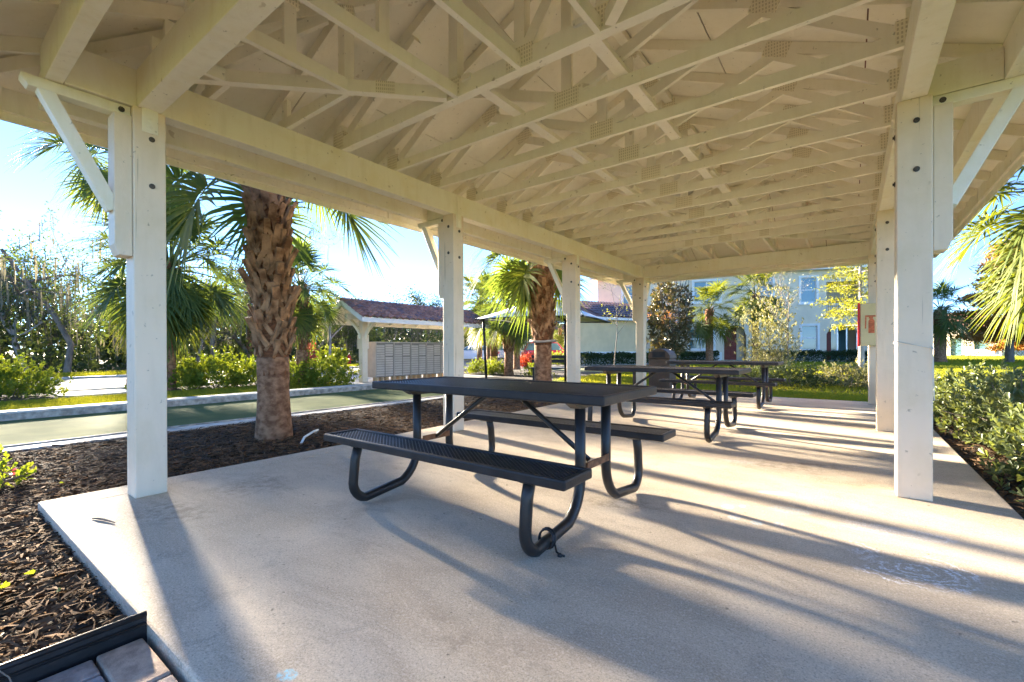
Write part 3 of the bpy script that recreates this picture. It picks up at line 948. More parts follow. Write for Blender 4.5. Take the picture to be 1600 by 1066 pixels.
def grow(mb, rng, p, d, L, r, lev, maxlev, tips, up=0.15, wob=0.22, kids=(3, 5), spread=0.9, seg=4, limbs=None):
    pts = [Vector(p)]
    rad = [r]
    d = Vector(d).normalized()
    for i in range(seg):
        d = (d + Vector(rng.normal(size=3)) * wob + Vector((0, 0, up * (1 if lev else 0.6)))).normalized()
        pts.append(pts[-1] + d * (L / seg))
        rad.append(r * (1 - 0.55 * (i + 1) / seg))
    mb.tube(pts, rad, 7 if lev == 0 else (5 if lev == 1 else 3), False)
    if limbs is not None and lev >= 1:
        limbs += [tuple(q) for q in pts[1:]]
    if lev == maxlev:
        tips += [tuple(q) for q in pts[1:]]
        return
    for k in range(rng.randint(kids[0], kids[1] + 1)):
        t = rng.uniform(0.35 if lev else 0.45, 1.0) * seg
        i = min(int(t), seg - 1)
        q = pts[i].lerp(pts[i + 1], t - i)
        pr = Vector(rng.normal(size=3))
        pr = (pr - d * pr.dot(d)).normalized()
        grow(mb, rng, q, d * 0.55 + pr * spread, L * rng.uniform(0.5, 0.75), rad[i] * 0.6, lev + 1, maxlev, tips, up, wob, kids, spread, seg, limbs)

def tree_meshes(seed, H, r, leaf, leafL, per_tip, clump, bark='bark', maxlev=3, kids=(3, 5), spread=0.9, up=0.15, moss=0, lean=(0, 0), trunk_frac=0.5, W=0.5, wob=0.22):
    rng = np.random.RandomState(seed)
    mb = MB()
    tips, limbs = [], []
    grow(mb, rng, (0, 0, -0.1), (lean[0], lean[1], 1), H * trunk_frac, r, 0, maxlev, tips, up, wob, kids, spread, 4, limbs)
    trunk = mb.mesh('trunk', M[bark], True)
    T = np.array(tips)
    P = np.repeat(T, per_tip, 0) + rng.normal(size=(len(T) * per_tip, 3)) * clump
    P = P[P[:, 2] > 0.3]
    crown = leafmesh('crown', P, leafL, W, M[leaf], rng)
    out = [('trunk', trunk), ('crown', crown)]
    if moss:
        Lb = np.array(limbs)
        Lb = Lb[rng.choice(len(Lb), moss)]
        n = len(Lb)
        Lb = Lb + rng.normal(size=(n, 3)) * 0.08
        ln = rng.uniform(0.3, 1.3, n)
        w = rng.uniform(0.01, 0.035, n)
        a = rng.uniform(0, 6.28, n)
        sx, sy = np.cos(a) * w, np.sin(a) * w
        z = np.zeros(n)
        V = np.stack([Lb + np.stack([sx, sy, z], 1), Lb - np.stack([sx, sy, z], 1), Lb + np.stack([-sx * 0.7, -sy * 0.7 + 0.05, -ln * 0.6], 1), Lb + np.stack([sx * 0.1, sy * 0.1, -ln], 1)], 1).reshape(-1, 3)
        out.append(('hanging_moss', npmesh('hanging_moss', V, np.arange(4 * n).reshape(n, 4), M['moss'])))
    return out

def place(meshes, name, label, cat, loc, rz=0.0, sc=1.0, group=None):
    t = thing(name, label, cat, loc, rz, group)
    t.scale = (sc, sc, sc) if not isinstance(sc, tuple) else sc
    for nm, me in meshes:
        o = link(nm, me, t)
        if nm in ('hanging_moss',):
            o['kind'] = 'stuff'
    return t

def shrub_meshes(seed, rx, ry, rz_, n_twigs, per, leaf, L, W, shape='diamond', stems=9, ragged=0.18, bark='bark'):
    rng = np.random.RandomState(seed)
    u = unit(rng.normal(size=(n_twigs, 3)))
    u[:, 2] = np.abs(u[:, 2]) * 1.0
    rad = rng.uniform(0.35, 1.0, n_twigs) ** 0.45 * (1 + rng.normal(size=n_twigs) * ragged)
    C = u * rad[:, None] * np.array([rx, ry, rz_ * 0.92]) + np.array([0, 0, rz_ * 0.10])
    td = unit(u * np.array([0.6, 0.6, 0.5]) + np.array([0, 0, 0.55]) + rng.normal(size=(n_twigs, 3)) * 0.3)
    P = np.repeat(C, per, 0)
    TD = np.repeat(td, per, 0)
    side = rng.normal(size=P.shape)
    side = unit(side - TD * (side * TD).sum(1, keepdims=True))
    k = np.tile(np.linspace(0, 1, per), n_twigs)[:, None]
    D = unit(side * (1.1 - 0.75 * k) + TD * (0.35 + 0.7 * k))
    P = P - TD * (1 - k) * L * 1.1
    if shape == 'diamond':
        P = P + D * L * 0.5
    fol = leafmesh('foliage', P, L, W, M[leaf], rng, D=D, shape=shape)
    mb = MB()
    for i in range(stems):
        c = C[rng.randint(n_twigs)]
        mid = (c[0] * 0.35 + rng.normal() * 0.02, c[1] * 0.35 + rng.normal() * 0.02, c[2] * 0.55)
        mb.tube([(rng.normal() * 0.04, rng.normal() * 0.04, -0.03), mid, tuple(c)], [0.012, 0.009, 0.004], 5, False)
    return [('stems', mb.mesh('stems', M[bark])), ('foliage', fol)]

# ---------------------------------------------------------------- sabal palms
def frond_mesh(seed, elev, petiole=0.95, Rl=0.80, N=40, m='frond'):
    rng = np.random.RandomState(seed)
    e = R(elev)
    V, F = [], []
    # petiole as a drooping path
    p = np.array([0.05, 0, 0.0])
    d = np.array([math.cos(e), 0, math.sin(e)])
    path = [p]
    for i in range(5):
        p = p + d * petiole / 5
        d = d + np.array([0, 0, -0.085 * math.cos(e)])
        d /= np.linalg.norm(d)
        path.append(p)
    mb = MB()
    mb.tube([tuple(q) for q in path], [0.024, 0.019, 0.016, 0.014, 0.012, 0.010], 5, False)
    V += mb.V
    quads = list(mb.F)
    side = np.array([0, 1.0, 0])
    nb = np.cross(d, side)   # points down/up
    if nb[2] < 0:
        nb = -nb
    # costa
    cost = [path[-1]]
    dc = d.copy()
    for i in range(4):
        cost.append(cost[-1] + dc * 0.085)
        dc = dc + np.array([0, 0, -0.20])
        dc /= np.linalg.norm(dc)
    for i in range(N):
        u = (i + 0.5) / N * 2 - 1
        a = u * R(138) + rng.normal() * 0.03
        k = (1 - abs(u)) * 4
        j = min(int(k), 3)
        o = cost[j] + (cost[j + 1] - cost[j]) * (k - j)
        dl = (cost[j + 1] - cost[j]) / 0.085
        nn = np.cross(dl, side)
        if nn[2] < 0: nn = -nn
        dr = dl * math.cos(a) + side * math.sin(a) + nn * (0.30 * abs(math.sin(a)) + rng.normal() * 0.05)
        dr /= np.linalg.norm(dr)
        wd = np.cross(dr, nn)
        wd /= np.linalg.norm(wd)
        ln = Rl * (1 - 0.30 * abs(u) ** 2) * rng.uniform(0.9, 1.08)
        dro = rng.uniform(0.10, 0.34)
        b = len(V)
        for t, w in ((0.02, 0.012), (0.35, 0.021), (0.70, 0.013), (1.0, 0.0015)):
            c = o + dr * ln * t + np.array([0, 0, -dro * ln * t ** 2.6])
            V.append(tuple(c + wd * w + nn * w * 0.35))
            V.append(tuple(c - wd * w + nn * w * 0.35))
        for q in range(3):
            quads.append((b + 2 * q, b + 2 * q + 1, b + 2 * q + 3, b + 2 * q + 2))
    me = bpy.data.meshes.new('frond')
    me.from_pydata(V, [], quads)
    me.materials.append(M[m])
    return me
FR = {}
for i, e in enumerate((78, 55, 32, 8, -18, -45, -68)):
    FR[e] = [frond_mesh(10 + i * 3 + j, e, 0.95 - (0.15 if e < -30 else 0), 0.80, m='frond' if not (e < -40 and j == 1) else 'frond_yellow') for j in range(2)]
FR_Y = {}
for i, e in enumerate((60, 30, 0, -30, -58)):
    FR_Y[e] = [frond_mesh(90 + i * 3 + j, e, 0.9, 0.85, m='frond_yellow') for j in range(2)]

def boot_mesh():
    mb = MB()
    for s in (-1, 1):
        mb.beam((0.005, s * 0.085, -0.02), (0.035, s * 0.012, 0.155), 0.05, 0.026, up=(1, 0, 0))
    mb.beam((0.03, 0, 0.12), (0.085, 0, 0.29), 0.075, 0.03, up=(1, 0, 0))
    return mb.mesh('boot', M['boot'])
boot_me = boot_mesh()

def palm(label, loc, height, r=0.2, boots=None, n_boots=0, n_fr=34, fs=1.0, seed=0, lean=(0, 0), group=None, fr=None, boot_r=1.25, skirt=True, boot_s=1.0, emin=-70, emax=85, gap=None):
    fr = fr or FR
    rng = np.random.RandomState(seed)
    t = thing('palm_tree', label, 'palm tree', loc, 0, group)
    b0 = boots[0] if boots else height
    rings = 18
    prof = []
    pts = []
    rad = []
    for i in range(rings + 1):
        z = -0.1 + (height + 0.1) * i / rings
        k = z / height
        pts.append((lean[0] * k * k, lean[1] * k * k, z))
        rr = r * (1.22 - 0.22 * min(1, max(z, 0) / 0.45) ** 0.6) * (1 + rng.normal() * 0.012)
        if boots and z >= b0 - 0.02:
            rr = r * boot_r * 0.86
        rad.append(rr)
    cut = next((i for i, q in enumerate(pts) if q[2] >= b0 - 0.02), rings)
    cut = max(2, cut)
    MB().tube(pts[:cut + 1], [min(q, r * 1.3) for q in rad[:cut]] + [rad[max(cut - 1, 0)]], 22).build('trunk', M['palm_trunk'], t, smooth=True)
    if boots:
        MB().tube(pts[cut - 1:], [r * 1.0, r * boot_r * 0.8] + [r * boot_r * 0.84] * (len(pts) - cut - 2) + [r * boot_r * 0.7], 18).build('fibre_sheath', M['fibre'], t, smooth=True)
        for i in range(n_boots):
            z = boots[0] + (boots[1] - boots[0]) * (i + rng.uniform(-0.3, 0.3)) / n_boots
            k = z / height
            a = i * 2.399963 + rng.normal() * 0.10
            kk = min(1.0, 0.35 + (z - boots[0]) / 0.35)
            ra = r * (1 + (boot_r * 0.84 - 1) * kk) - 0.012
            sc = boot_s * rng.uniform(0.75, 1.25) * (0.75 + 0.25 * kk)
            link('boot', boot_me, t, (lean[0] * k * k + ra * math.cos(a), lean[1] * k * k + ra * math.sin(a), z), (rng.normal() * 0.12, rng.normal() * 0.10, a), sc)
    top = (lean[0], lean[1], height)
    keys = sorted(fr.keys())
    for i in range(n_fr):
        f = (i + 0.5) / n_fr
        e = emax + (emin - emax) * f + rng.normal() * 5
        key = min(keys, key=lambda q: abs(q - e))
        a = i * 2.399963 + rng.normal() * 0.15
        me = fr[key][rng.randint(2)]
        if gap and e < gap[1] and abs((a - gap[0] + math.pi) % (2 * math.pi) - math.pi) < gap[2]:
            continue
        zo = 0.12 - 0.38 * f
        link('frond', me, t, (top[0], top[1], top[2] + zo), (rng.normal() * 0.08, rng.normal() * 0.10, a), fs * rng.uniform(0.88, 1.1))
    return t

PG = 'sabal palms around the pavilion'
palm('palm with a stout boot-covered trunk in the mulch bed beside the slab', (-5.56, 2.67, -0.06), 3.75, 0.176, (0.98, 3.7), 190, 24, 1.08, 3, (-0.11, -0.07), boot_r=1.2, boot_s=1.0, gap=(-0.15, 46, 1.12), emin=-40)
palm('tall palm hidden behind the corner post, fronds in front of the sun', (-16.6, 4.0, -0.06), 6.7, 0.15, (4.4, 6.1), 30, 34, 1.22, 5, emin=-50)
palm('full round palm behind the green court, trunk beside the corner post', (-14.4, 4.22, -0.06), 3.25, 0.14, (2.5, 3.2), 16, 84, 1.1, 7)
palm('palm rising from the bright shrubs beside the mailbox shelter', (-12.75, 6.92, -0.06), 2.85, 0.15, (1.1, 2.8), 60, 44, 0.78, 9, boot_r=1.35, boot_s=0.8)
palm('palm with crossed boots and a pale collar standing between the slab and the shade canopy', (-5.45, 8.45, -0.05), 3.6, 0.19, (1.25, 3.55), 120, 44, 1.05, 11, (0.0, 0.0), boot_r=1.4, gap=(-0.25, 42, 1.15))
palm('short palm with latticed trunk behind the shade canopy', (-10.9, 14.4, -0.05), 2.75, 0.17, (0.9, 2.7), 70, 34, 0.85, 13, boot_r=1.3)
palm('palm by the end of the mailbox shelter with its trunk beside the white sedan', (-13.1, 16.2, -0.05), 2.9, 0.17, (0.9, 2.8), 50, 34, 0.95, 15, boot_r=1.3)
palm('slim palm with a bare trunk next to the red car', (-14.3, 19.6, -0.05), 3.0, 0.17, None, 0, 32, 1.0, 17)
palm('bare trunked palm behind the two latticed palms', (-15.6, 18.9, -0.05), 3.2, 0.16, None, 0, 30, 1.0, 19, fr=FR_Y)
palm('yellow-green palm beside the arched red door', (-7.4, 31.4, -0.04), 3.6, 0.23, (2.3, 3.5), 20, 26, 1.15, 21, fr=FR_Y)
palm('yellow-green palm in front of the narrow upper window', (-4.7, 31.2, -0.04), 4.3, 0.2, (2.8, 4.2), 20, 26, 1.15, 23, fr=FR_Y)
palm('palm on the open lawn seen just beside the front corner post', (4.75, 41.4, -0.04), 3.6, 0.32, (2.7, 3.5), 20, 30, 1.2, 25)
palm('near palm overhanging the shrub hedge at the open side', (3.52, 13.4, -0.04), 4.0, 0.2, (1.6, 3.7), 60, 44, 1.25, 27, fr=FR_Y)
palm('small far palm at the edge of the wood behind the boot-covered palm', (-33.0, 14.2, -0.1), 4.6, 0.16, None, 0, 24, 1.1, 29, fr=FR_Y)
palm('palm crown peeping over the mailbox shelter roof beside the second post', (-19.5, 22.6, -0.1), 4.2, 0.18, None, 0, 28, 1.25, 31, fr=FR_Y)
palm('yellowish palm under the shade canopy beyond the red car', (-24.0, 40.5, -0.1), 3.2, 0.2, None, 0, 28, 1.3, 33, fr=FR_Y)
palm('yellowish palm behind the mailbox units near the white cars', (-31.0, 34.5, -0.1), 3.3, 0.2, None, 0, 28, 1.3, 35, fr=FR_Y)
MB().tube([(0.275 * math.cos(a), 0.275 * math.sin(a), 1.22 + 0.015 * math.sin(2 * a + 1)) for a in [i * 2 * math.pi / 20 for i in range(21)]], 0.026, 6, False).build('collar', M['bark_pale'], bpy.data.objects['palm_tree.004'], smooth=True)

# ---------------------------------------------------------------- the wood across the road
kinds = [
    tree_meshes(101, 9.0, 0.20, 'leaf_oak', 0.17, 16, 0.30, maxlev=3, moss=240, kids=(3, 5)),
    tree_meshes(102, 8.0, 0.15, 'leaf_oak', 0.16, 13, 0.34, 'bark_pale', 3, (3, 5), 0.8, 0.2, 170, (0.15, 0)),
    tree_meshes(103, 10.0, 0.22, 'leaf_dark', 0.18, 20, 0.36, 'bark', 3, (4, 5), 0.9, 0.12, 160),
    tree_meshes(104, 7.0, 0.12, 'leaf_silver', 0.13, 12, 0.30, 'bark_pale', 3, (3, 5), 0.7, 0.25, 200, (-0.2, 0.1)),
    tree_meshes(105, 6.0, 0.14, 'leaf_dark', 0.17, 26, 0.36, 'bark', 3, (4, 6), 1.0, 0.05, 60, trunk_frac=0.4),
]
kw = [('moss-hung oak', 'oak_tree'), ('pale-barked slender tree', 'slender_tree'), ('dark evergreen', 'evergreen_tree'), ('silvery thin-leaved tree', 'silver_tree'), ('low dark bushy tree', 'bushy_tree')]
rngw = np.random.RandomState(77)
spots = []
for i in range(34):
    ang = -0.33 + 1.25 * (i + 0.5) / 34
    # positions along the edge of the wood, three staggered rows
    row = i % 3
    Xw = -31.0 - row * 5.0 - rngw.uniform(0, 2.5)
    Yw = -9 + 44.0 * (i + 0.5) / 34 + rngw.uniform(-0.7, 0.7)
    spots.append((Xw, Yw, row))
spots.sort(key=lambda q: math.atan2(q[1], -q[0]))
ordn = ['first', 'second', 'third', 'fourth', 'fifth', 'sixth', 'seventh', 'eighth', 'ninth', 'tenth', 'eleventh', 'twelfth']
cnt = [0] * 5
for (x, y, row) in spots:
    k = [0, 1, 3][rngw.randint(3)] if row == 0 else [0, 2, 4][rngw.randint(3)]
    if cnt[k] >= 12:
        k = cnt.index(min(cnt))
    lab = kw[k][0] + ' in the wood across the road, ' + ordn[cnt[k]] + ' such from the left'
    cnt[k] += 1
    place(kinds[k], kw[k][1], lab, 'tree', (x, y, -0.12), rngw.uniform(0, 6.28), rngw.uniform(0.66, 0.86) * (1.0 if row == 0 else 1.1), 'trees of the wood across the road')
# gnarled bare oak whose curled limbs reach in front of the sun
go = tree_meshes(131, 8.6, 0.12, 'leaf_oak', 0.11, 8, 0.18, 'bark', 3, (3, 4), 1.15, 0.02, 160, (-0.1, 0.1), 0.62, wob=0.42)
place(go, 'gnarled_oak', 'gnarled half-bare oak with curled limbs rising above the wood near the sun', 'tree', (-27.6, 4.3, -0.1), 0.6, 1.12)
place(go, 'gnarled_oak', 'bare oak limbs showing between the corner post and the boot-covered palm', 'tree', (-27.8, 10.2, -0.1), 2.6, 1.12)
filter_oak = tree_meshes(133, 8.6, 0.13, 'leaf_oak', 0.12, 10, 0.22, 'bark', 3, (3, 5), 1.1, 0.03, 200, (0.05, 0.1), 0.6, wob=0.36)  # leafier oak, added along the sun's line to dapple the light on the slab
place(filter_oak, 'gnarled_oak', 'leafy crooked oak added to filter the sun, hidden behind the boot-covered palm trunk', 'tree', (-28.6, 13.6, -0.1), 0.3, 1.18)
place(filter_oak, 'gnarled_oak', 'leafy crooked oak added to thin the sunlight, just beyond the corner post above the full round palm', 'tree', (-28.4, 7.3, -0.1), 1.9, 1.05)
place(tree_meshes(132, 7.5, 0.12, 'leaf_silver', 0.12, 6, 0.22, 'bark_pale', 3, (3, 4), 0.7, 0.2), 'slender_tree', 'thin leafless-looking tree top above the mailbox shelter ridge', 'tree', (-28.6, 17.6, -0.1), 1.0, 0.93)

rng = np.random.RandomState(55)
n = 26000
P = np.stack([rng.uniform(-43, -29.5, n), rng.uniform(-22, 44, n), np.zeros(n)], 1)
P[:, 2] = rng.uniform(0, 1, n) ** 1.3 * (1.6 + 1.1 * np.sin(P[:, 1] * 0.9) + 0.14 * (-29.5 - P[:, 0]) * 2.0 + rng.normal(size=n) * 0.3).clip(0.4, 6) - 0.1
o = link('undergrowth', leafmesh('undergrowth', P, 0.30, 0.5, M['leaf_oak'], rng))
tag(o, 'dense undergrowth filling the foot of the wood', 'undergrowth', kind='stuff')
n = 22000
P = np.stack([rng.uniform(-58, -43, n), rng.uniform(-40, 60, n), np.zeros(n)], 1)
P[:, 2] = rng.uniform(0, 1, n) ** 0.9 * (4.6 + 0.8 * np.sin(P[:, 1] * 0.5) + 0.6 * np.sin(P[:, 1] * 1.3 + 1)) - 0.1
o = link('treeline', leafmesh('treeline', P, 0.55, 0.6, M['leaf_dark'], rng))
tag(o, 'far dark mass of trees closing off the wood', 'treeline', kind='stuff')
# distant trees behind the open lawn
n = 16000
ang = rng.uniform(-0.12, 0.55, n)
dd = rng.uniform(85, 100, n)
P = np.stack([np.sin(ang) * dd, np.cos(ang) * dd, rng.uniform(0, 1, n) ** 0.9 * (4.6 + 1.4 * np.sin(ang * 38) + 1.0 * np.sin(ang * 91))], 1)
o = link('treeline', leafmesh('treeline', P, 0.9, 0.6, M['leaf_dark'], rng))
tag(o, 'low dark line of trees beyond the open lawn', 'treeline', kind='stuff')
n = 9000
ang = rng.uniform(-0.95, -0.12, n)
dd = rng.uniform(85, 100, n)
P = np.stack([np.sin(ang) * dd, np.cos(ang) * dd, rng.uniform(0, 1, n) ** 0.9 * (5.0 + 1.2 * np.sin(ang * 30))], 1)
o = link('treeline', leafmesh('treeline', P, 1.0, 0.6, M['leaf_dark'], rng))
tag(o, 'far trees behind the houses and parked cars', 'treeline', kind='stuff')

# ---------------------------------------------------------------- shrubs
lime = [shrub_meshes(201 + i, 0.95, 0.85, 0.95, 420, 9, 'leaf_lime', 0.10, 0.42) for i in range(3)]
def shrub(meshes, label, x, y, z=-0.05, sc=1.0, rz=0.0, name='leafy_shrub', cat='shrub', group=None):
    return place(meshes, name, label, cat, (x, y, z), rz, sc, group)
G = 'bright shrubs in the bed behind the green court'
for i, (x, y, sc, lab) in enumerate([
        (-15.4, -0.6, 1.0, 'bright green shrub at the very edge, next to the sunlit grass strip'), (-15.0, 0.55, 0.95, 'bright green shrub second from the picture edge, by the pale path'),
        (-14.8, 1.5, 0.85, 'bright green shrub at the end of its bed by the pale path'), (-14.6, 4.35, 0.85, 'bright green shrub just beside the corner post'),
        (-14.3, 5.25, 0.95, 'bright green shrub between the corner post and the boot-covered palm'), (-14.0, 6.2, 0.85, 'pale-leaved shrub just short of the boot-covered palm trunk'),
        (-12.75, 6.75, 0.75, 'low bright shrub just past the boot-covered palm trunk'), (-12.35, 7.45, 0.92, 'largest bright green shrub, in front of the mailbox shelter road')]):
    shrub(lime[i % 3], lab, x, y, -0.06, sc, i * 1.3, group=G)
shrub(lime[0], 'lime shrub in the bed under the mailbox shelter roof end', -12.7, 14.75, -0.05, 0.62, 0.4)
shrub(lime[1], 'yellow-green shrub beside the latticed palm trunk', -11.7, 14.6, -0.05, 0.6, 1.4)
shrub(lime[2], 'round lime shrub in front of the red leaved plant', -9.6, 14.6, -0.05, 0.62, 2.4)
shrub(lime[0], 'clipped lime shrub before the red car', -15.0, 25.0, -0.05, 0.85, 3.0)
shrub(lime[1], 'yellow-green shrub against the foot of the wood, beside the hydrant', -29.2, 18.2, -0.08, 1.2, 3.0)
red = shrub_meshes(230, 0.75, 0.6, 0.7, 240, 8, 'leaf_red', 0.13, 0.28)
shrub(red, 'orange-red leaved plant in front of the red car', -14.9, 21.3, -0.05, 1.0, 0, 'red_leaved_plant', 'plant')
pink = shrub_meshes(231, 0.7, 0.7, 1.5, 200, 5, 'flower', 0.12, 0.6)
shrub(pink, 'pink flowering bush at the edge of the wood', -30.2, 17.0, -0.08, 1.0, 0, 'flowering_bush', 'bush')
# mounded shrubs on the lawn in front of the townhouse
silver = shrub_meshes(240, 1.05, 0.95, 2.75, 900, 8, 'leaf_silver', 0.085, 0.4, ragged=0.28, stems=16)
shrub(silver, 'tall loose grey-green shrub in front of the red door', -2.55, 20.3, -0.04, (0.92, 0.92, 1.08), 0, 'tall_shrub')
mound = [shrub_meshes(241, 1.0, 0.85, 0.62, 420, 8, 'leaf_silver', 0.075, 0.42), shrub_meshes(242, 0.95, 0.9, 0.62, 420, 8, 'leaf_oak', 0.075, 0.42)]
for i, (x, y, sc, k, lab) in enumerate([(-2.5, 15.3, 0.85, 1, 'low olive mound shrub under the tall grey-green shrub'), (-1.3, 14.2, 1.0, 1, 'wide olive mound shrub behind the far table'),
                                        (-0.1, 15.2, 1.0, 0, 'yellowish mound shrub between far table and extinguisher post'), (0.9, 14.7, 0.8, 0, 'small tan mound shrub just beside the extinguisher post'), (-2.9, 13.9, 0.55, 1, 'small rounded shrub close behind the far bench')]):
    shrub(mound[k], lab, x, y, -0.04, sc, i * 0.9, 'mound_shrub', group='mounded shrubs on the lawn')
# near hedge on the open side: obovate leaves
near = [shrub_meshes(251 + i, 0.62, 0.62, 0.72, 330, 11, 'leaf_hedge', 0.066, 0.42, 'obovate', 22, 0.16) for i in range(4)]
hp = [(1.62, 4.15, 0.92), (1.38, 4.95, 0.86), (2.1, 4.9, 1.05), (1.62, 5.75, 0.98), (2.35, 5.8, 1.0), (1.50, 6.7, 0.92), (2.2, 6.8, 1.05), (1.55, 7.7, 1.0), (1.5, 8.7, 1.0), (1.45, 9.7, 1.0), (2.2, 9.2, 1.0)]
hl = ['leafy grey-green shrub nearest the front, branches over the slab edge', 'low leafy shrub with a shoot reaching over the slab edge by the front post', 'big leafy shrub at the picture edge behind the nearest one',
      'leafy grey-green shrub, third back along the slab edge', 'tall leafy shrub at the picture edge with the lawn behind', 'leafy shrub fourth back along the slab edge', 'leafy shrub in the outer row before the lawn',
      'leafy shrub with upright shoots near the front post', 'upright leafy shrub showing just past the front post', 'farthest leafy shrub of the slab-edge row', 'leafy shrub at the far end of the outer row']
for i, (x, y, sc) in enumerate(hp):
    shrub(near[i % 4], hl[i], x, y, -0.05, sc * 0.98, i * 1.7, 'hedge_shrub', group='leafy shrubs along the open slab edge')
# small flowering plants in the near bed
fl = shrub_meshes(261, 0.16, 0.16, 0.20, 40, 6, 'leaf_lime', 0.04, 0.45, 'obovate', 8)
fp = shrub_meshes(262, 0.15, 0.15, 0.21, 6, 3, 'flower', 0.028, 0.7)
for i, (x, y, sc, lab) in enumerate([(-2.62, 0.02, 0.9, 'small red-flowered plant at the corner by the black edging'), (-2.95, 0.16, 0.7, 'small flowering plant just behind the corner one'), (-5.25, 0.42, 1.25, 'red-flowered plant at the picture edge by the green court')]):
    t = shrub(fl, lab, x, y, -0.065, sc, i, 'flowering_plant', 'plant')
    link('flowers', fp[1][1], t)['kind'] = 'stuff'
# clipped hedges at the houses
def hedge(label, p, q, w, h, n, seed, z=-0.03):
    rng = np.random.RandomState(seed)
    p, q = np.array(p), np.array(q)
    d = (q - p)
    L = np.linalg.norm(d)
    d = d / L
    nrm = np.array([-d[1], d[0]])
    u = rng.uniform(0, L, n)
    a = rng.uniform(0, math.pi, n)
    rr = rng.uniform(0.8, 1.05, n)
    v = np.cos(a).clip(-0.8, 0.8) / 0.8 * w / 2 * rr
    zz = (np.minimum(1, np.sin(a) * 1.7) * h) * rr * (1 + 0.06 * np.sin(u * 2.3)) * rng.uniform(0.25, 1, n) ** 0.3
    P = np.concatenate([p[None, :] + u[:, None] * d + v[:, None] * nrm, (zz + z)[:, None]], 1)
    c = np.array([(p[0] + q[0]) / 2, (p[1] + q[1]) / 2, z])
    t = thing('hedge', label, 'hedge', tuple(c))
    link('foliage', leafmesh('foliage', P - c, 0.13, 0.55, M['leaf_dark'], rng), t)
    return t
# ---------------------------------------------------------------- single trees near the houses
rngm = np.random.RandomState(301)
mbm = MB()
tips_ = []
grow(mbm, rngm, (0, 0, -0.1), (0, 0, 1), 2.9, 0.05, 0, 1, tips_, 0.3, 0.05, (22, 26), 0.9, 8)
um = unit(rngm.normal(size=(330, 3)))
Cm = um * (rngm.uniform(0.25, 1, 330) ** 0.4 * rngm.uniform(0.8, 1.12, 330))[:, None] * np.array([0.86, 0.86, 1.62]) + np.array([0, 0, 2.02])
Pm = np.repeat(Cm, 11, 0) + rngm.normal(size=(3630, 3)) * 0.05
Dm = np.repeat(um, 11, 0) * 0.5 + rngm.normal(size=(3630, 3)) * 0.7 + np.array([0, 0, 0.3])
place([('trunk', mbm.mesh('trunk', M['bark'])), ('crown', leafmesh('crown', Pm, 0.15, 0.42, M['leaf_magnolia'], rngm, D=Dm, shape='obovate'))], 'magnolia_tree', 'young magnolia with glossy dark and brown leaves behind the far corner post', 'tree', (-5.44, 17.12, -0.05), 0.4)
place(tree_meshes(302, 4.6, 0.035, 'leaf_cypress', 0.09, 3, 0.16, 'bark', 2, (5, 7), 0.8, 0.2, trunk_frac=0.85, W=0.6, wob=0.08), 'young_tree', 'thin young tree with sparse yellow leaves in front of the low wing wall', 'tree', (-10.9, 24.4, -0.05), 0.0, 0.95)
place(tree_meshes(303, 4.4, 0.03, 'leaf_silver', 0.08, 2, 0.12, 'bark', 2, (5, 7), 0.8, 0.2, trunk_frac=0.9, W=0.6, wob=0.07), 'young_tree', 'thin nearly bare young tree rising from the tall grey-green shrub', 'tree', (-1.85, 19.9, -0.05), 1.0, 0.82)
place(tree_meshes(304, 2.6, 0.04, 'leaf_rust', 0.12, 12, 0.16, 'bark', 2, (4, 6), 0.8, 0.2, trunk_frac=0.7), 'young_tree', 'small orange and yellow leaved tree at the corner of the low wing', 'tree', (-9.3, 25.6, 1.6), 1.0, 0.7)

def needle_tree(seed, H, r, leaf, spread, n_br, z0, per, bark, droop=0.12, L=0.16):
    rng = np.random.RandomState(seed)
    mb = MB()
    mb.tube([(0, 0, -0.1), (0.02, 0.02, H * 0.33), (-0.02, 0.03, H * 0.66), (0, 0, H)], [r, r * 0.75, r * 0.45, r * 0.1], 9, False)
    P, D = [], []
    for i in range(n_br):
        z = z0 + (H - z0) * (i / n_br)
        ln = spread * (1 - 0.8 * (z - z0) / (H - z0 + 0.01)) * rng.uniform(0.65, 1.15)
        a = i * 2.4 + rng.normal() * 0.3
        d = np.array([math.cos(a), math.sin(a), 0.12])
        pts = []
        for k in range(6):
            q = d * ln * k / 5 + np.array([0, 0, z - droop * ln * (k / 5) ** 2])
            q[:2] += rng.normal(size=2) * 0.04
            pts.append(tuple(q))
        mb.tube(pts, [r * 0.22, r * 0.18, r * 0.14, r * 0.1, r * 0.07, r * 0.04], 4, False)
        m = int(per * ln)
        t = rng.uniform(0.2, 1.0, m)
        base = np.stack([np.interp(t, np.linspace(0, 1, 6), [p[j] for p in pts]) for j in range(3)], 1)
        off = rng.normal(size=(m, 3)) * np.array([0.16, 0.16, 0.07]) * (0.5 + spread * 0.35)
        P.append(base + off)
        D.append(np.tile(d, (m, 1)) * 0.5 + rng.normal(size=(m, 3)) * 0.6)
    P, D = np.concatenate(P), np.concatenate(D)
    return [('trunk', mb.mesh('trunk', M[bark], True)), ('crown', leafmesh('crown', P, L, 0.22, M[leaf], rng, D=D))]
place(needle_tree(311, 6.6, 0.13, 'leaf_cypress', 2.4, 34, 1.9, 150, 'bark_pale'), 'cypress_tree', 'feathery yellow-green cypress in front of the townhouse balcony', 'tree', (0.35, 25.3, -0.05), 0.3)
place(needle_tree(312, 8.0, 0.24, 'leaf_rust', 3.2, 50, 1.5, 130, 'bark', L=0.4), 'cypress_tree', 'rust-orange cypress standing on the open lawn', 'tree', (8.35, 43.6, -0.05), 1.3)
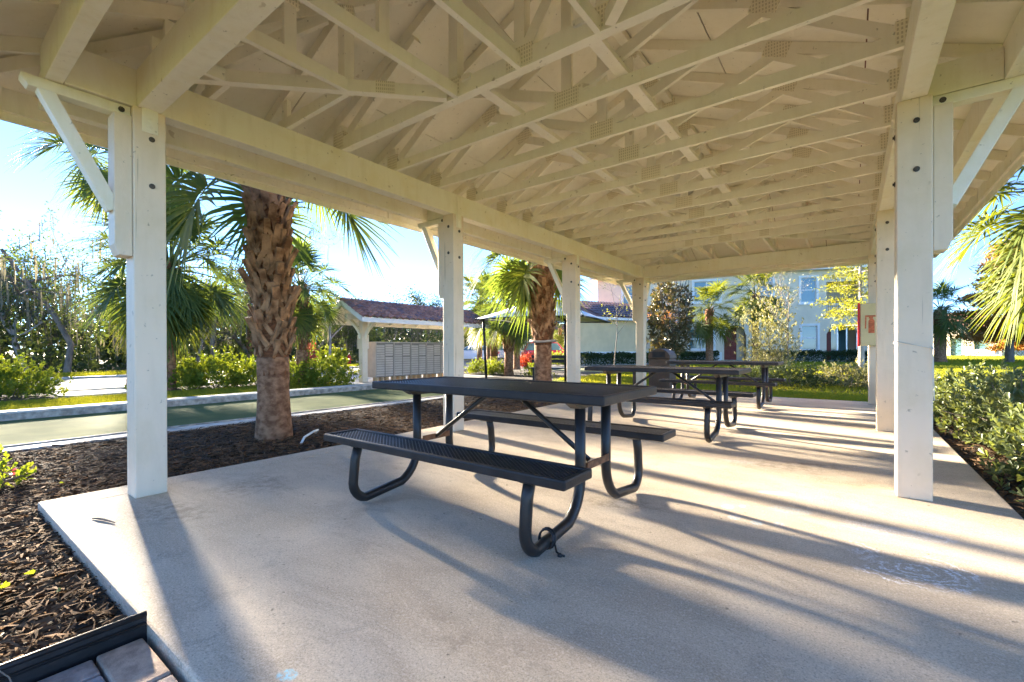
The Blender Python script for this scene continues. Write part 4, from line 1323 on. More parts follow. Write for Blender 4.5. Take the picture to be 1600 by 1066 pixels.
place(needle_tree(313, 7.0, 0.2, 'leaf_rust', 3.4, 46, 0.9, 150, 'bark', L=0.5), 'cypress_tree', 'dense rust-orange cypress at the picture edge beyond the lawn', 'tree', (13.2, 60.5, -0.05), 2.3, 1.1)

# ---------------------------------------------------------------- mailbox shelter
MX, MY0, MY1 = -12.65, 8.15, 14.05
sh = thing('mailbox_shelter', 'small open shelter with clay tile roof over the mailbox units', 'shelter', (MX, (MY0 + MY1) / 2, -0.06), world_children=True)
for y in (8.92, 13.45):
    po = MB().box(MX - 0.1, MX + 0.1, y - 0.1, y + 0.1, -0.06, 1.95).build('post', M['paint_post'], sh, bevel=0.008)
    MB().box(MX - 0.13, MX + 0.13, y - 0.13, y + 0.13, 1.02, 1.47).build('post_sleeve', M['paint_post'], po, bevel=0.008)
    for s in (-1, 1):
        pts = [(MX + s * (0.12 + 0.50 * (k / 6) ** 1.6), y, 1.35 + 0.62 * (k / 6) ** 0.8) for k in range(7)]
        for q in range(6):
            pass
        mb = MB()
        for a, b in zip(pts[:-1], pts[1:]):
            pass
        mb.tube(pts, 0.045, 4).build('curved_brace', M['paint'], sh)
        mb = MB()
        pts = [(MX, y + s * (0.12 + 0.45 * (k / 6) ** 1.6), 1.35 + 0.60 * (k / 6) ** 0.8) for k in range(7)]
        mb.tube(pts, 0.045, 4).build('curved_brace', M['paint'], sh)
MB().box(MX - 0.07, MX + 0.07, MY0 + 0.15, MY1 - 0.15, 1.952, 2.12).build('ridge_beam', M['paint'], sh)
EX = 1.06
RZ, EZ = 2.50, 1.94
def sroof(u, s):   # u 0 eave .. 1 ridge
    return (MX + s * EX * (1 - u), EZ + (RZ - EZ) * u)
for s in (-1, 1):
    (xa, za), (xb, zb) = sroof(0, s), sroof(1, s)
    nrm = Vector((s * (RZ - EZ), 0, EX)).normalized()
    m_ = MB()
    for k in range(6):
        u0, u1 = k / 6, (k + 1) / 6
        (x0, z0), (x1, z1) = sroof(u0 + 0.006, s), sroof(u1 - 0.002, s)
        MB().add([(x0, MY0, z0), (x0, MY1, z0), (x1, MY1, z1), (x1, MY0, z1), (x0, MY0, z0 + 0.02), (x0, MY1, z0 + 0.02), (x1, MY1, z1 + 0.02), (x1, MY0, z1 + 0.02)],
                 [(0, 1, 2, 3), (7, 6, 5, 4), (0, 4, 5, 1), (1, 5, 6, 2), (2, 6, 7, 3), (3, 7, 4, 0)]).build('ceiling_board', M['paint'], sh)
    for i in range(10):
        y = MY0 + 0.12 + (MY1 - MY0 - 0.24) * i / 9
        MB().beam((xa - s * 0.03, y, za - 0.05), (xb + s * 0.03, y, zb - 0.06), 0.05, 0.09).build('rafter', M['paint'], sh)
    MB().box(min(xa + s * 0.002, xa + s * 0.03), max(xa + s * 0.002, xa + s * 0.03), MY0 - 0.03, MY1 + 0.03, za - 0.12, za + 0.03).build('fascia_board', M['white'], sh)
    for y in (MY0 - 0.016, MY1 + 0.016):
        MB().beam((xa, y, za - 0.04), (xb, y, zb - 0.04), 0.028, 0.14).build('rake_board', M['white'], sh)
# barrel tiles one by one
ncol, nrow = 24, 6
cw = (MY1 - MY0 + 0.08) / ncol
sl = math.hypot(EX + 0.07, (RZ - EZ) * (1 + 0.07 / EX))
tl = sl / nrow
V, F = [], []
for i, u in enumerate((0.0, 1.0)):
    for j in range(7):
        t = j / 6
        hgt = 0.085 * math.sin(math.pi * t)
        V.append((u * tl * 1.12, (t - 0.5) * cw * 1.0, hgt * (1.0 - 0.12 * u) + (0.030 if i == 0 else 0.008)))
for j in range(6):
    F.append((j, j + 1, 8 + j, 7 + j))
o_ = len(V)
for j in range(7):
    x, y, z = V[j]
    V.append((x, y, z - 0.022))
for j in range(6):
    F.append((j + 1, j, o_ + j, o_ + j + 1))
tile_me = []
for m_ in TILES:
    me = bpy.data.meshes.new('roof_tile')
    me.from_pydata(V, [], F)
    me.materials.append(m_)
    tile_me.append(me)
rt = random.Random(4)
ang = math.atan2(RZ - EZ, EX)
for s in (1, -1):
    cov = part_empty('tile_covering', sh)
    for c_ in range(ncol):
        for r_ in range(nrow):
            u = r_ * tl - 0.07 / math.cos(ang)
            x = MX + s * (EX - u * math.cos(ang))
            z = EZ + u * math.sin(ang) + 0.035
            y = MY0 - 0.04 + (c_ + 0.5) * cw
            o = bpy.data.objects.new('roof_tile', tile_me[rt.choice((0, 0, 1, 2))])
            COL.objects.link(o)
            o.parent = cov
            if s > 0:
                o.matrix_local = Matrix.Translation((x, y, z)) @ Matrix.Rotation(math.pi, 4, 'Z') @ Matrix.Rotation(-ang, 4, 'Y')
            else:
                o.matrix_local = Matrix.Translation((x, y, z)) @ Matrix.Rotation(-ang, 4, 'Y')
mb = MB()
for i in range(14):
    y = MY0 - 0.03 + (MY1 - MY0 + 0.06) * i / 14
    dy = (MY1 - MY0 + 0.06) / 14
    MB().prism([(0.10 * math.cos(a), 0.07 * math.sin(a)) for a in [math.pi * q / 6 for q in range(7)]], lambda a, b, t: (MX + a, t, RZ + 0.04 + b), y, y + dy * 1.04).build('ridge_tile', TILES[i % 2], sh)

# cluster mailboxes
door_me = MB().box(-0.004, 0.006, -0.155, 0.155, -0.033, 0.033).mesh('door', M['tan_metal'])
big_me = MB().box(-0.004, 0.006, -0.155, 0.155, -0.10, 0.10).mesh('parcel_door', M['tan_metal'])
lk = MB().lathe([(0.008, 0), (0.008, 0.004)], n=6, axis='x').mesh('lock', M['tan_dark'])
mnames = ['tan cluster mailbox unit next to the shelter post', 'tan cluster mailbox unit second from the shelter post', 'tan cluster mailbox unit in the middle of the row of five', 'tan cluster mailbox unit fourth from the front shelter post', 'tan cluster mailbox unit at the far end, behind the pavilion post']
for i in range(5):
    y0 = 9.24 + i * 0.735
    t = thing('mailbox_unit', mnames[i], 'mailbox', (MX, y0 + 0.365, -0.06), 0, 'cluster mailbox units under the shelter')
    MB().box(-0.22, 0.215, -0.36, 0.36, 0.14, 1.28).build('cabinet', M['tan_dark'], t, bevel=0.006)
    MB().box(-0.23, 0.22, -0.362, 0.362, 1.281, 1.31).build('top_cap', M['tan_metal'], t)
    MB().box(-0.225, 0.222, -0.364, -0.340, 0.139, 1.2805).build('side_panel', M['tan_metal'], t)
    for k, cy in enumerate((-0.172, 0.172)):
        z = 0.205
        for r_ in range(13):
            if k == 1 and r_ == 8:
                z += 0.03
            zz = z + r_ * 0.080
            if zz > 1.26: break
            link('door', door_me, t, (0.217, cy, zz))
    for cy in (-0.22, 0.0, 0.22):
        MB().box(-0.07, 0.07, cy - 0.05, cy + 0.05, 0.0, 0.139).build('leg', M['tan_wood'], t)

# ---------------------------------------------------------------- shade canopy
cu = Vector((-7.95, 12.55, -0.05))
t = thing('shade_canopy', 'grey-white square fabric shade canopy on dark steel posts', 'canopy', tuple(cu), R(12))
hw = 1.7
ap = (0, 0, 2.85)
cs = [(-hw, -hw, 1.98), (hw, -hw, 1.98), (hw, hw, 1.98), (-hw, hw, 1.98)]
V, F = [], []
for q in range(4):
    a, b = Vector(cs[q]), Vector(cs[(q + 1) % 4])
    n_ = 6
    o_ = len(V)
    for i in range(n_ + 1):
        e = a.lerp(b, i / n_)
        e = e + Vector((-e.x, -e.y, 0)) * 0.07 * math.sin(math.pi * i / n_) + Vector((0, 0, 0.05 * math.sin(math.pi * i / n_)))
        for j in range(5):
            p = e.lerp(Vector(ap), j / 4)
            p.z -= 0.05 * math.sin(math.pi * j / 4)
            V.append(tuple(p))
    for i in range(n_):
        for j in range(4):
            F.append((o_ + i * 5 + j, o_ + (i + 1) * 5 + j, o_ + (i + 1) * 5 + j + 1, o_ + i * 5 + j + 1))
o = MB().add(V, F).build('fabric', M['canopy'], t, smooth=True)
sm = o.modifiers.new('solid', 'SOLIDIFY')
sm.thickness = 0.012
for q in range(4):
    a = Vector(cs[q])
    MB().tube([tuple(a - Vector((0, 0, 0.02))), (0, 0, 2.44)], 0.03, 8).build('hip_pole', M['edging'], t, smooth=True)
    b = Vector(cs[(q + 1) % 4])
    MB().tube([tuple(a - Vector((0, 0, 0.025))), tuple(((a + b) / 2) * 0.95 + Vector((0, 0, 0.12))), tuple(b - Vector((0, 0, 0.025)))], 0.022, 6).build('edge_cable', M['edging'], t)
for (x, y) in ((0.70, -0.20), (0.82, -0.12)):
    MB().tube([(x, y, 0), (x, y, 1.88)], 0.04, 10).build('post', M['edging'], t, smooth=True)
MB().lathe([(0.07, 0), (0.085, 0.05), (0.07, 0.12)], (0.76, -0.16, 1.83), 10).build('post_joint', M['edging'], t)
MB().tube([(0.76, -0.16, 1.9), (0.1, -0.35, 2.36)], 0.045, 8).build('strut', M['edging'], t, smooth=True)
MB().tube([(-1.5, -1.35, 0), (-1.55, -1.45, 1.97)], 0.04, 8).build('post', M['edging'], t, smooth=True)
# dark bench beneath it
t = thing('park_bench', 'dark slatted park bench under the shade canopy', 'bench', (-7.65, 12.45, -0.05), R(20))
for y in (-0.2, -0.06, 0.08):
    MB().box(-0.75, 0.75, y, y + 0.11, 0.42, 0.45).build('seat_slat', M['edging'], t)
for z in (0.60, 0.74):
    MB().box(-0.75, 0.75, 0.20, 0.23, z, z + 0.10).build('back_slat', M['edging'], t)
for x in (-0.6, 0.6):
    MB().box(x - 0.025, x + 0.025, -0.2, -0.15, 0, 0.42).build('leg', M['edging'], t)
    MB().box(x - 0.025, x + 0.025, 0.15, 0.20, 0, 0.86).build('leg', M['edging'], t)

# ---------------------------------------------------------------- cars
def car(name, label, loc, rz, paint, L=4.5, Wd=1.78, suv=False):
    t = thing(name, label, 'car', loc, rz)
    hc = 1.62 if suv else 1.43
    low = [(-L / 2, 0.32), (-L / 2 + 0.03, 0.72), (-L / 2 + 0.25, 0.98 if suv else 0.92), (-L * 0.30, 1.0 if suv else 0.95), (L * 0.20, 0.96), (L * 0.42, 0.80), (L / 2 - 0.04, 0.64), (L / 2, 0.36), (L / 2 - 0.1, 0.22), (-L / 2 + 0.1, 0.22)]
    def ex(poly, w0, name, m, parent, inset=0.0, zt=None):
        V, n = [], len(poly)
        for s in (-1, 1):
            for a, b in poly:
                k = 0 if zt is None else max(0, (b - zt[0]) / (zt[1] - zt[0])) * inset
                V.append((a, s * (w0 / 2 - k), b))
        F = [tuple(range(n)), tuple(range(n, 2 * n))[::-1]] + [((i + 1) % n, i, n + i, n + (i + 1) % n) for i in range(n)]
        return MB().add(V, F).build(name, m, parent, bevel=0.05 if name == 'body' else 0.02)
    b = ex(low, Wd, 'body', paint, t, 0.07, (0.6, 1.0))
    if suv:
        cab = [(-L * 0.47, 0.96), (-L * 0.40, hc - 0.08), (-L * 0.30, hc), (L * 0.06, hc), (L * 0.14, hc - 0.07), (L * 0.27, 0.94)]
    else:
        cab = [(-L * 0.42, 0.92), (-L * 0.26, hc - 0.08), (-L * 0.16, hc), (L * 0.04, hc), (L * 0.12, hc - 0.06), (L * 0.28, 0.92)]
    ex(cab, Wd - 0.14, 'roof', paint, t, 0.16, (0.95, hc))
    c = [(a, z) for a, z in cab]
    mx = sum(a for a, z in c) / len(c)
    for s in (-1, 1):
        for lo, hi in ((0.06, 0.46), (0.50, 0.92)):
            xa, xb = c[0][0], c[-1][0]
            x0, x1 = xa + (xb - xa) * lo, xa + (xb - xa) * hi
            ta, tb = c[1][0] + 0.1, c[-2][0] - 0.05
            u0 = max(x0 + (0.0 if lo > 0.3 else 0.12), min(ta, tb)) if lo < 0.3 else x0
            y0, y1 = Wd / 2 - 0.062, Wd / 2 - 0.205
            top0 = max(x0, ta) if lo < 0.3 else x0
            top1 = min(x1, tb)
            V = [(x0, s * y0, 1.0), (x1, s * y0, 1.0), (top1, s * y1, hc - 0.10), (top0, s * y1, hc - 0.10)]
            V += [(q[0], q[1] - s * 0.02, q[2]) for q in V]
            F = [(0, 1, 2, 3), (7, 6, 5, 4)] + [(i, i + 4, (i + 1) % 4 + 4, (i + 1) % 4) for i in range(4)]
            MB().add(V, F).build('side_window', M['glass'], t)
    for (a, b_), nm in (((c[0], c[1]), 'rear_window'), ((c[-1], c[-2]), 'windscreen')):
        sg = -1 if nm == 'rear_window' else 1
        V = []
        for (px_, pz), w in ((a, Wd - 0.26), (b_, Wd - 0.46)):
            V += [(px_ + sg * 0.012, -w / 2, pz + (0.05 if pz < 1.1 else 0.0)), (px_ + sg * 0.012, w / 2, pz + (0.05 if pz < 1.1 else 0.0))]
        V += [(q[0] - sg * 0.03, q[1], q[2] - 0.01) for q in V]
        MB().add(V, [(0, 1, 3, 2), (6, 7, 5, 4), (0, 4, 5, 1), (1, 5, 7, 3), (3, 7, 6, 2), (2, 6, 4, 0)]).build(nm, M['glass'], t)
    for x in (-L * 0.30, L * 0.31):
        for s in (-1, 1):
            w = MB().lathe([(0.20, -0.10), (0.31, -0.10), (0.33, -0.06), (0.33, 0.06), (0.31, 0.10), (0.20, 0.10)], (x, s * (Wd / 2 - 0.10), 0.33), 18, 'y').build('wheel', M['rubber'], t, smooth=False)
            MB().lathe([(0.19, -0.02), (0.205, 0.0), (0.19, 0.02)] if s > 0 else [(0.19, -0.02), (0.205, 0.0), (0.19, 0.02)], (x, s * (Wd / 2 + 0.003), 0.33), 14, 'y').build('rim', M['chrome'], w)
    for s in (-1, 1):
        MB().box(L / 2 - 0.16, L / 2 - 0.01, s * 0.62 - 0.16, s * 0.62 + 0.16, 0.60, 0.70).build('headlight', M['chrome'], t, bevel=0.02)
        MB().box(-L / 2 - 0.004, -L / 2 + 0.08, s * 0.66 - 0.13, s * 0.66 + 0.13, 0.70, 0.86).build('tail_light', M['red_paint'], t, bevel=0.02)
    return t
car('parked_car', 'white sedan parked in front of the tan garages', (-27.4, 31.0, -0.1), R(215), car_paint('white_car_paint', (0.75, 0.76, 0.78)))
car('parked_car', 'silver sport utility car parked behind the white sedan', (-28.2, 36.0, -0.1), R(210), car_paint('silver_car_paint', (0.42, 0.45, 0.5)), 4.6, 1.85, True)
car('parked_car', 'red hatchback parked behind the latticed palm trunk', (-18.5, 29.6, -0.1), R(35), car_paint('red_car_paint', (0.50, 0.008, 0.02)), 4.3, 1.8, True)

# ---------------------------------------------------------------- buildings
def wall_open(mb, w0, w1, z0, z1, ops, y0=0.0, y1=0.25):
    xs = sorted({w0, w1} | {v for o in ops for v in o[:2]})
    zs = sorted({z0, z1} | {v for o in ops for v in o[2:4]})
    for a, b in zip(xs[:-1], xs[1:]):
        # merge vertically where possible
        run = None
        for c, d in zip(zs[:-1], zs[1:]):
            hole = any(o[0] - 1e-6 <= a and b <= o[1] + 1e-6 and o[2] - 1e-6 <= c and d <= o[3] + 1e-6 for o in ops)
            if hole:
                if run: mb.box(a, b, y0, y1, run[0], run[1])
                run = None
            else:
                run = (run[0], d) if run else (c, d)
        if run: mb.box(a, b, y0, y1, run[0], run[1])
    return mb

def window(parent, x0, x1, z0, z1, cols=1, trim=0.16):
    w = MB()
    w.box(x0 - trim, x1 + trim, -0.05, -0.003, z1, z1 + trim).box(x0 - trim, x1 + trim, -0.05, -0.003, z0 - trim, z0)
    w.box(x0 - trim, x0, -0.049, -0.003, z0, z1).box(x1, x1 + trim, -0.049, -0.003, z0, z1)
    f = w.build('window', M['white'], parent)
    zm = (z0 + z1) / 2
    cw_ = (x1 - x0) / cols
    for i in range(cols):
        a, b = x0 + i * cw_, x0 + (i + 1) * cw_
        for lo, hi in ((z0, zm), (zm, z1)):
            MB().box(a + 0.05, b - 0.05, 0.115, 0.125, lo + 0.045, hi - 0.045).build('pane', M['glass'], f)
    s = MB().box(x0, x1, 0.09, 0.14, zm - 0.044, zm + 0.044).box(x0, x1, 0.091, 0.139, z0, z0 + 0.044).box(x0, x1, 0.091, 0.139, z1 - 0.044, z1)
    for i in range(cols + 1):
        xx = x0 + i * cw_
        s.box(max(x0, xx - 0.048), min(x1, xx + 0.048), 0.088, 0.141, z0, z1)
    s.build('sash', M['white'], f)
    MB().box(x0 - trim - 0.05, x1 + trim + 0.05, -0.10, -0.052, z0 - trim - 0.02, z0 - trim + 0.06).build('sill', M['white'], f)

def arch_fill(x0, x1, zs, zt, y0, y1, n=10):
    """spandrel between a flat top zt and an elliptical arch springing at zs"""
    mb = MB()
    c, a = (x0 + x1) / 2, (x1 - x0) / 2
    for i in range(n):
        u0, u1 = -1 + 2 * i / n, -1 + 2 * (i + 1) / n
        f = lambda u: zs + (zt - 0.01 - zs) * math.sqrt(max(0, 1 - u * u))
        mb.prism([(c + a * u0, f(u0)), (c + a * u1, f(u1)), (c + a * u1, zt), (c + a * u0, zt)], lambda p, q, t: (p, t, q), y0, y1)
    return mb

th = thing('townhouse', 'two-storey beige townhouse with arched red doorway and white trimmed windows', 'house', (-7.72, 39.15, -0.05), R(19.76))
wins = [(-2.62, -0.72, 4.80, 6.42, 2), (1.95, 3.02, 4.62, 6.38, 1), (4.95, 5.95, 4.52, 6.38, 1), (-2.98, -1.18, 1.02, 2.62, 2), (5.0, 6.02, 0.92, 2.74, 1), (-8.2, -6.6, 4.7, 6.3, 2)]
ops = [w[:4] for w in wins] + [(-0.40, 1.20, 0.0, 2.90), (6.62, 8.66, 0.0, 2.80), (6.62, 8.66, 3.5, 6.0)]
wall_open(MB(), -10.3, 11.5, -0.1, 6.9, ops).build('front_wall', M['stucco'], th)
MB().box(-10.3, 11.5, 0.26, 9.0, -0.1, 0.12).build('floor', M['concrete'], th)
MB().box(-10.3, -10.05, 0.252, 9.0, -0.1, 6.9).box(11.25, 11.5, 0.252, 9.0, -0.1, 6.9).box(-10.3, 11.5, 9.001, 9.25, -0.1, 6.9).build('side_wall', M['stucco'], th)
MB().box(-10.0, 11.2, 1.9, 2.0, 0.13, 6.8).build('inner_wall', M['stucco'], th)
for w in wins:
    window(th, *w)
arch_fill(-0.40, 1.20, 2.0, 2.90, 0.002, 0.248).build('door_arch', M['stucco'], th)
arch_fill(6.62, 8.66, 2.1, 2.80, 0.002, 0.248).build('porch_arch', M['stucco'], th)
d = MB().box(-0.32, 0.62, 0.85, 0.92, 0.12, 2.70).build('front_door', M['red_door'], th)
for (a, b) in ((-0.22, 0.10), (0.20, 0.52)):
    for (c, e) in ((0.3, 0.95), (1.1, 1.75), (1.9, 2.5)):
        MB().box(a, b, 0.83, 0.8495, c, e).build('door_panel', M['red_door'], d, bevel=0.01)
MB().box(0.64, 1.20, 0.86, 0.95, 0.12, 2.88).build('doorway_wall', M['stucco'], th)
MB().box(6.66, 7.3, 1.2, 1.25, 0.12, 2.3).build('porch_door', M['red_door'], th)
MB().box(7.4, 8.62, 1.78, 1.85, 0.12, 2.6).build('porch_glass', M['glass'], th)
for x in (7.35, 7.95, 8.6):
    MB().box(x - 0.04, x + 0.04, 0.12, 0.18, 0.12, 2.7).build('screen_mullion', M['chrome'], th)
MB().box(6.62, 8.66, 0.26, 1.9, 3.38, 3.49).build('balcony_floor', M['concrete'], th)
rl = MB().box(6.62, 8.66, 0.05, 0.10, 4.32, 4.38).build('balcony_rail', M['white'], th)
for i in range(16):
    x = 6.70 + i * 0.126
    MB().box(x - 0.014, x + 0.014, 0.06, 0.09, 3.5, 4.318).build('baluster', M['white'], rl)
MB().box(-10.32, -0.56, -0.04, -0.002, -0.1, 0.75).box(1.36, 6.5, -0.04, -0.002, -0.1, 0.75).box(8.8, 11.5, -0.04, -0.002, -0.1, 0.75).build('base_band', M['white'], th)
MB().box(-10.9, 12.1, -0.6, 9.85, 6.901, 7.10).build('eave_fascia', M['white'], th)
MB().add([(-10.95, -0.65, 7.101), (12.15, -0.65, 7.101), (12.15, 9.9, 7.101), (-10.95, 9.9, 7.101), (-5.6, 4.6, 9.4), (6.8, 4.6, 9.4)],
         [(0, 1, 5, 4), (1, 2, 5), (2, 3, 4, 5), (3, 0, 4), (3, 2, 1, 0)]).build('roof', M['roof_far'], th)

def tile_slope(mb, x0, x1, y0, z0, y1, z1, pitch=0.30, rows=7):
    """wavy tiled slope, eave at (y0,z0), top at (y1,z1)"""
    n = int((x1 - x0) / pitch)
    for r_ in range(rows):
        for i in range(n):
            xa = x0 + i * pitch
            V = []
            for q, u in enumerate((r_ / rows, (r_ + 1.05) / rows)):
                for j in range(5):
                    V.append((xa + pitch * j / 4, y0 + (y1 - y0) * u, z0 + (z1 - z0) * u + 0.07 * math.sin(math.pi * j / 4) + (0.05 if q == 0 else 0.0)))
            mb.add(V, [(j, j + 1, 6 + j, 5 + j) for j in range(4)])
    return mb
wg = thing('low_wing_house', 'single-storey yellow-beige house wing with purple-brown tile roof', 'house', (-14.28, 26.77, -0.05), math.atan2(0.919, 0.395))
MB().prism([(-0.8, 0.0), (9.6, 0.0), (9.6, 7.0), (4.7, 7.0)], lambda a, b, t_: (a, b, t_), -0.1, 3.0).build('wall', M['stucco_yellow'], wg)
MB().box(-0.75, 9.65, -0.035, -0.002, -0.09, 0.85).build('base_band', M['white'], wg)
MB().prism([(-1.4, -0.5), (10.1, -0.5), (10.1, 7.5), (4.5, 7.5)], lambda a, b, t_: (a, b, t_), 3.001, 3.17).build('eave_fascia', M['white'], wg)
MB().add([(-1.4, -0.5, 3.172), (10.1, -0.5, 3.172), (10.1, 7.5, 3.172), (4.5, 7.5, 3.172), (3.0, 3.5, 4.62), (7.5, 3.5, 4.62)], [(0, 1, 5, 4), (1, 2, 5), (2, 3, 4, 5), (3, 0, 4), (3, 2, 1, 0)]).build('roof', M['roof_far'], wg)
o = tile_slope(MB(), 1.5, 8.4, -0.52, 3.18, 3.4, 4.64).build('roof_tiles', TILES[2], wg)
o['kind'] = 'stuff'
MB().box(5.9, 6.25, -0.12, -0.002, 1.05, 1.45).build('meter_box', M['tan_metal'], wg)
MB().lathe([(0.14, 0), (0.16, 0.05), (0.14, 0.1)], (5.4, -0.1, 1.55), 12, 'y').build('electric_meter', M['chrome'], wg)
MB().tube([(5.4, -0.06, 1.7), (5.4, -0.06, 2.7)], 0.03, 6).build('conduit', M['tan_metal'], wg)
MB().box(6.7, 6.95, -0.14, -0.002, 0.9, 1.6).build('meter_box', M['chrome'], wg)
def wpt(o, x, y):
    a = o.rotation_euler.z
    return (o.location.x + x * math.cos(a) - y * math.sin(a), o.location.y + x * math.sin(a) + y * math.cos(a))
hedge('dark clipped hedge along the foot of the low wing', wpt(wg, -0.6, -0.7), wpt(wg, 9.5, -0.7), 0.8, 0.75, 7500, 401)
hedge('dark hedge under the lower window left of the red door', wpt(th, -4.6, -0.8), wpt(th, -0.9, -0.8), 0.8, 0.8, 3500, 402)
hedge('dark hedge between the red door and the screened porch', wpt(th, 1.9, -0.8), wpt(th, 9.6, -0.8), 0.9, 0.85, 6000, 403)

gr = thing('garage_block', 'long low tan garage block behind the parked cars', 'building', (-36.0, 50.0, -0.1), math.atan2(0.6, 0.8))
ops = [(-13 + i * 4.2, -13 + i * 4.2 + 2.9, 0.0, 2.2) for i in range(7)]
wall_open(MB(), -16, 18, -0.1, 3.1, ops).build('wall', M['stucco_yellow'], gr)
MB().box(-16, 18, 0.252, 7, -0.1, 3.099).build('body', M['stucco_yellow'], gr)
for o_ in ops:
    MB().box(o_[0] + 0.02, o_[1] - 0.02, 0.15, 0.2515, 0.0, 2.18).build('garage_door', M['white'], gr)
MB().box(-16.5, 18.5, -0.5, 7.5, 3.101, 3.25).build('eave_fascia', M['white'], gr)
MB().add([(-16.5, -0.5, 3.252), (18.5, -0.5, 3.252), (18.5, 7.5, 3.252), (-16.5, 7.5, 3.252), (-12.5, 3.5, 4.7), (14.5, 3.5, 4.7)], [(0, 1, 5, 4), (1, 2, 5), (2, 3, 4, 5), (3, 0, 4), (3, 2, 1, 0)]).build('roof', M['roof_far'], gr)

def far_house(label, x, y, rz, w, m):
    t = thing('far_house', label, 'house', (x, y, -0.1), rz)
    ops = [(-w / 2 + 1.0, -w / 2 + 2.2, 0.9, 2.4), (0.4, 1.5, 0.0, 2.3), (w / 2 - 2.4, w / 2 - 1.1, 0.9, 2.4)]
    wall_open(MB(), -w / 2, w / 2, 0, 3.3, ops).build('wall', M[m], t)
    MB().box(-w / 2, w / 2, 0.252, 8, 0, 3.299).build('body', M[m], t)
    for o_ in ops:
        MB().box(o_[0] + 0.03, o_[1] - 0.03, 0.16, 0.2515, o_[2] + 0.03, o_[3] - 0.03).build('window', M['glass'], t)
    MB().box(-w / 2 - 0.5, w / 2 + 0.5, -0.5, 8.5, 3.301, 3.5).build('eave_fascia', M['white'], t)
    MB().add([(-w / 2 - 0.5, -0.5, 3.502), (w / 2 + 0.5, -0.5, 3.502), (w / 2 + 0.5, 8.5, 3.502), (-w / 2 - 0.5, 8.5, 3.502), (-w / 2 + 3.5, 4, 5.6), (w / 2 - 3.5, 4, 5.6)],
             [(0, 1, 5, 4), (1, 2, 5), (2, 3, 4, 5), (3, 0, 4), (3, 2, 1, 0)]).build('roof', TILES[1], t)
far_house('pale house with red tile roof behind the lawn palm', 9.5, 78.0, R(-30), 10, 'stucco')
hedge('far dark hedge across the open lawn', (7.5, 62.0), (21.0, 66.0), 2.2, 2.0, 5000, 404)
tag(MB().box(-0.18, 0.18, -0.03, 0.03, 0.25, 0.85).box(-0.03, 0.03, -0.029, 0.029, 0, 0.25).build('yard_sign', M['white']), 'small white marker far off on the open lawn', 'sign').location = (13.2, 74.0, -0.05)

# ---------------------------------------------------------------- small things
hy = thing('fire_hydrant', 'red fire hydrant at the edge of the wood beyond the road', 'hydrant', (-27.4, 18.2, -0.06))
MB().lathe([(0.16, 0), (0.16, 0.05), (0.11, 0.06), (0.11, 0.48), (0.14, 0.50), (0.14, 0.54)], n=14).build('barrel', M['red_paint'], hy, smooth=False)
MB().lathe([(0.125, 0.541), (0.11, 0.62), (0.05, 0.68), (0.03, 0.72)], n=14).build('bonnet', M['red_paint'], hy)
for s in (-1, 1):
    MB().lathe([(0.055, 0.0), (0.055, s * 0.09), (0.03, s * 0.11)], (0, s * 0.10, 0.38), 10, 'y').build('outlet', M['red_paint'], hy)

bn = thing('trash_bin', 'brown dome-topped trash bin behind the far corner post', 'trash bin', (-3.78, 11.35, -0.045))
MB().prism([(-0.26, -0.26), (0.26, -0.26), (0.26, 0.26), (-0.26, 0.26)], lambda a, b, t_: (a, b, t_), 0.0, 0.80).build('body', M['bin'], bn, bevel=0.02)
MB().prism([(0.275 * math.cos(math.pi * i / 10), 0.24 * math.sin(math.pi * i / 10)) for i in range(11)], lambda a, b, t_: (a, t_, 0.801 + b), -0.27, 0.27).build('hood', M['bin'], bn, bevel=0.01)
MB().box(-0.16, 0.16, -0.276, -0.271, 0.83, 0.97).build('flap', M['edging'], bn)
ub = thing('utility_box', 'small brown utility post in the grass beside the trash bin', 'utility box', (-4.6, 11.7, -0.045))
MB().box(-0.07, 0.07, -0.07, 0.07, 0, 0.42).build('stake', M['bin'], ub, bevel=0.01)
MB().prism([(-0.09, 0.42), (0.09, 0.42), (0.0, 0.48)], lambda a, b, t_: (a, t_, b), -0.09, 0.09).build('cap', M['bin'], ub)

# fire extinguisher cabinet on the far post of the open side
cb = thing('extinguisher_cabinet', 'red and cream fire extinguisher cabinet fixed to the far post', 'cabinet', (XR - 0.08, Y3 - PS / 2 - 0.002, 1.04))
MB().box(-0.13, 0.17, -0.16, -0.001, 0, 0.74).build('case', M['cabinet'], cb, bevel=0.012)
MB().box(-0.165, -0.131, -0.175, 0.01, -0.015, 0.755).build('door_frame', M['red_paint'], cb, bevel=0.006)
em = MB()
# extinguisher pictogram: cylinder, neck, handle, hose
em.prism([(-0.035, 0.22), (0.05, 0.22), (0.05, 0.43), (0.03, 0.47), (-0.015, 0.47), (-0.035, 0.43)], lambda a, b, t_: (a + 0.02, t_, b), -0.1625, -0.1605)
o = em.build('emblem', M['emblem'], cb)
MB().box(-0.01, 0.05, -0.1625, -0.1605, 0.472, 0.50).build('emblem_neck', M['emblem'], o)
MB().box(-0.06, 0.09, -0.1625, -0.1605, 0.502, 0.53).build('emblem_handle', M['emblem'], o)
MB().prism([(-0.065, 0.30), (-0.045, 0.30), (-0.04, 0.499), (-0.06, 0.499)], lambda a, b, t_: (a, t_, b), -0.1625, -0.1605).build('emblem_hose', M['emblem'], o)

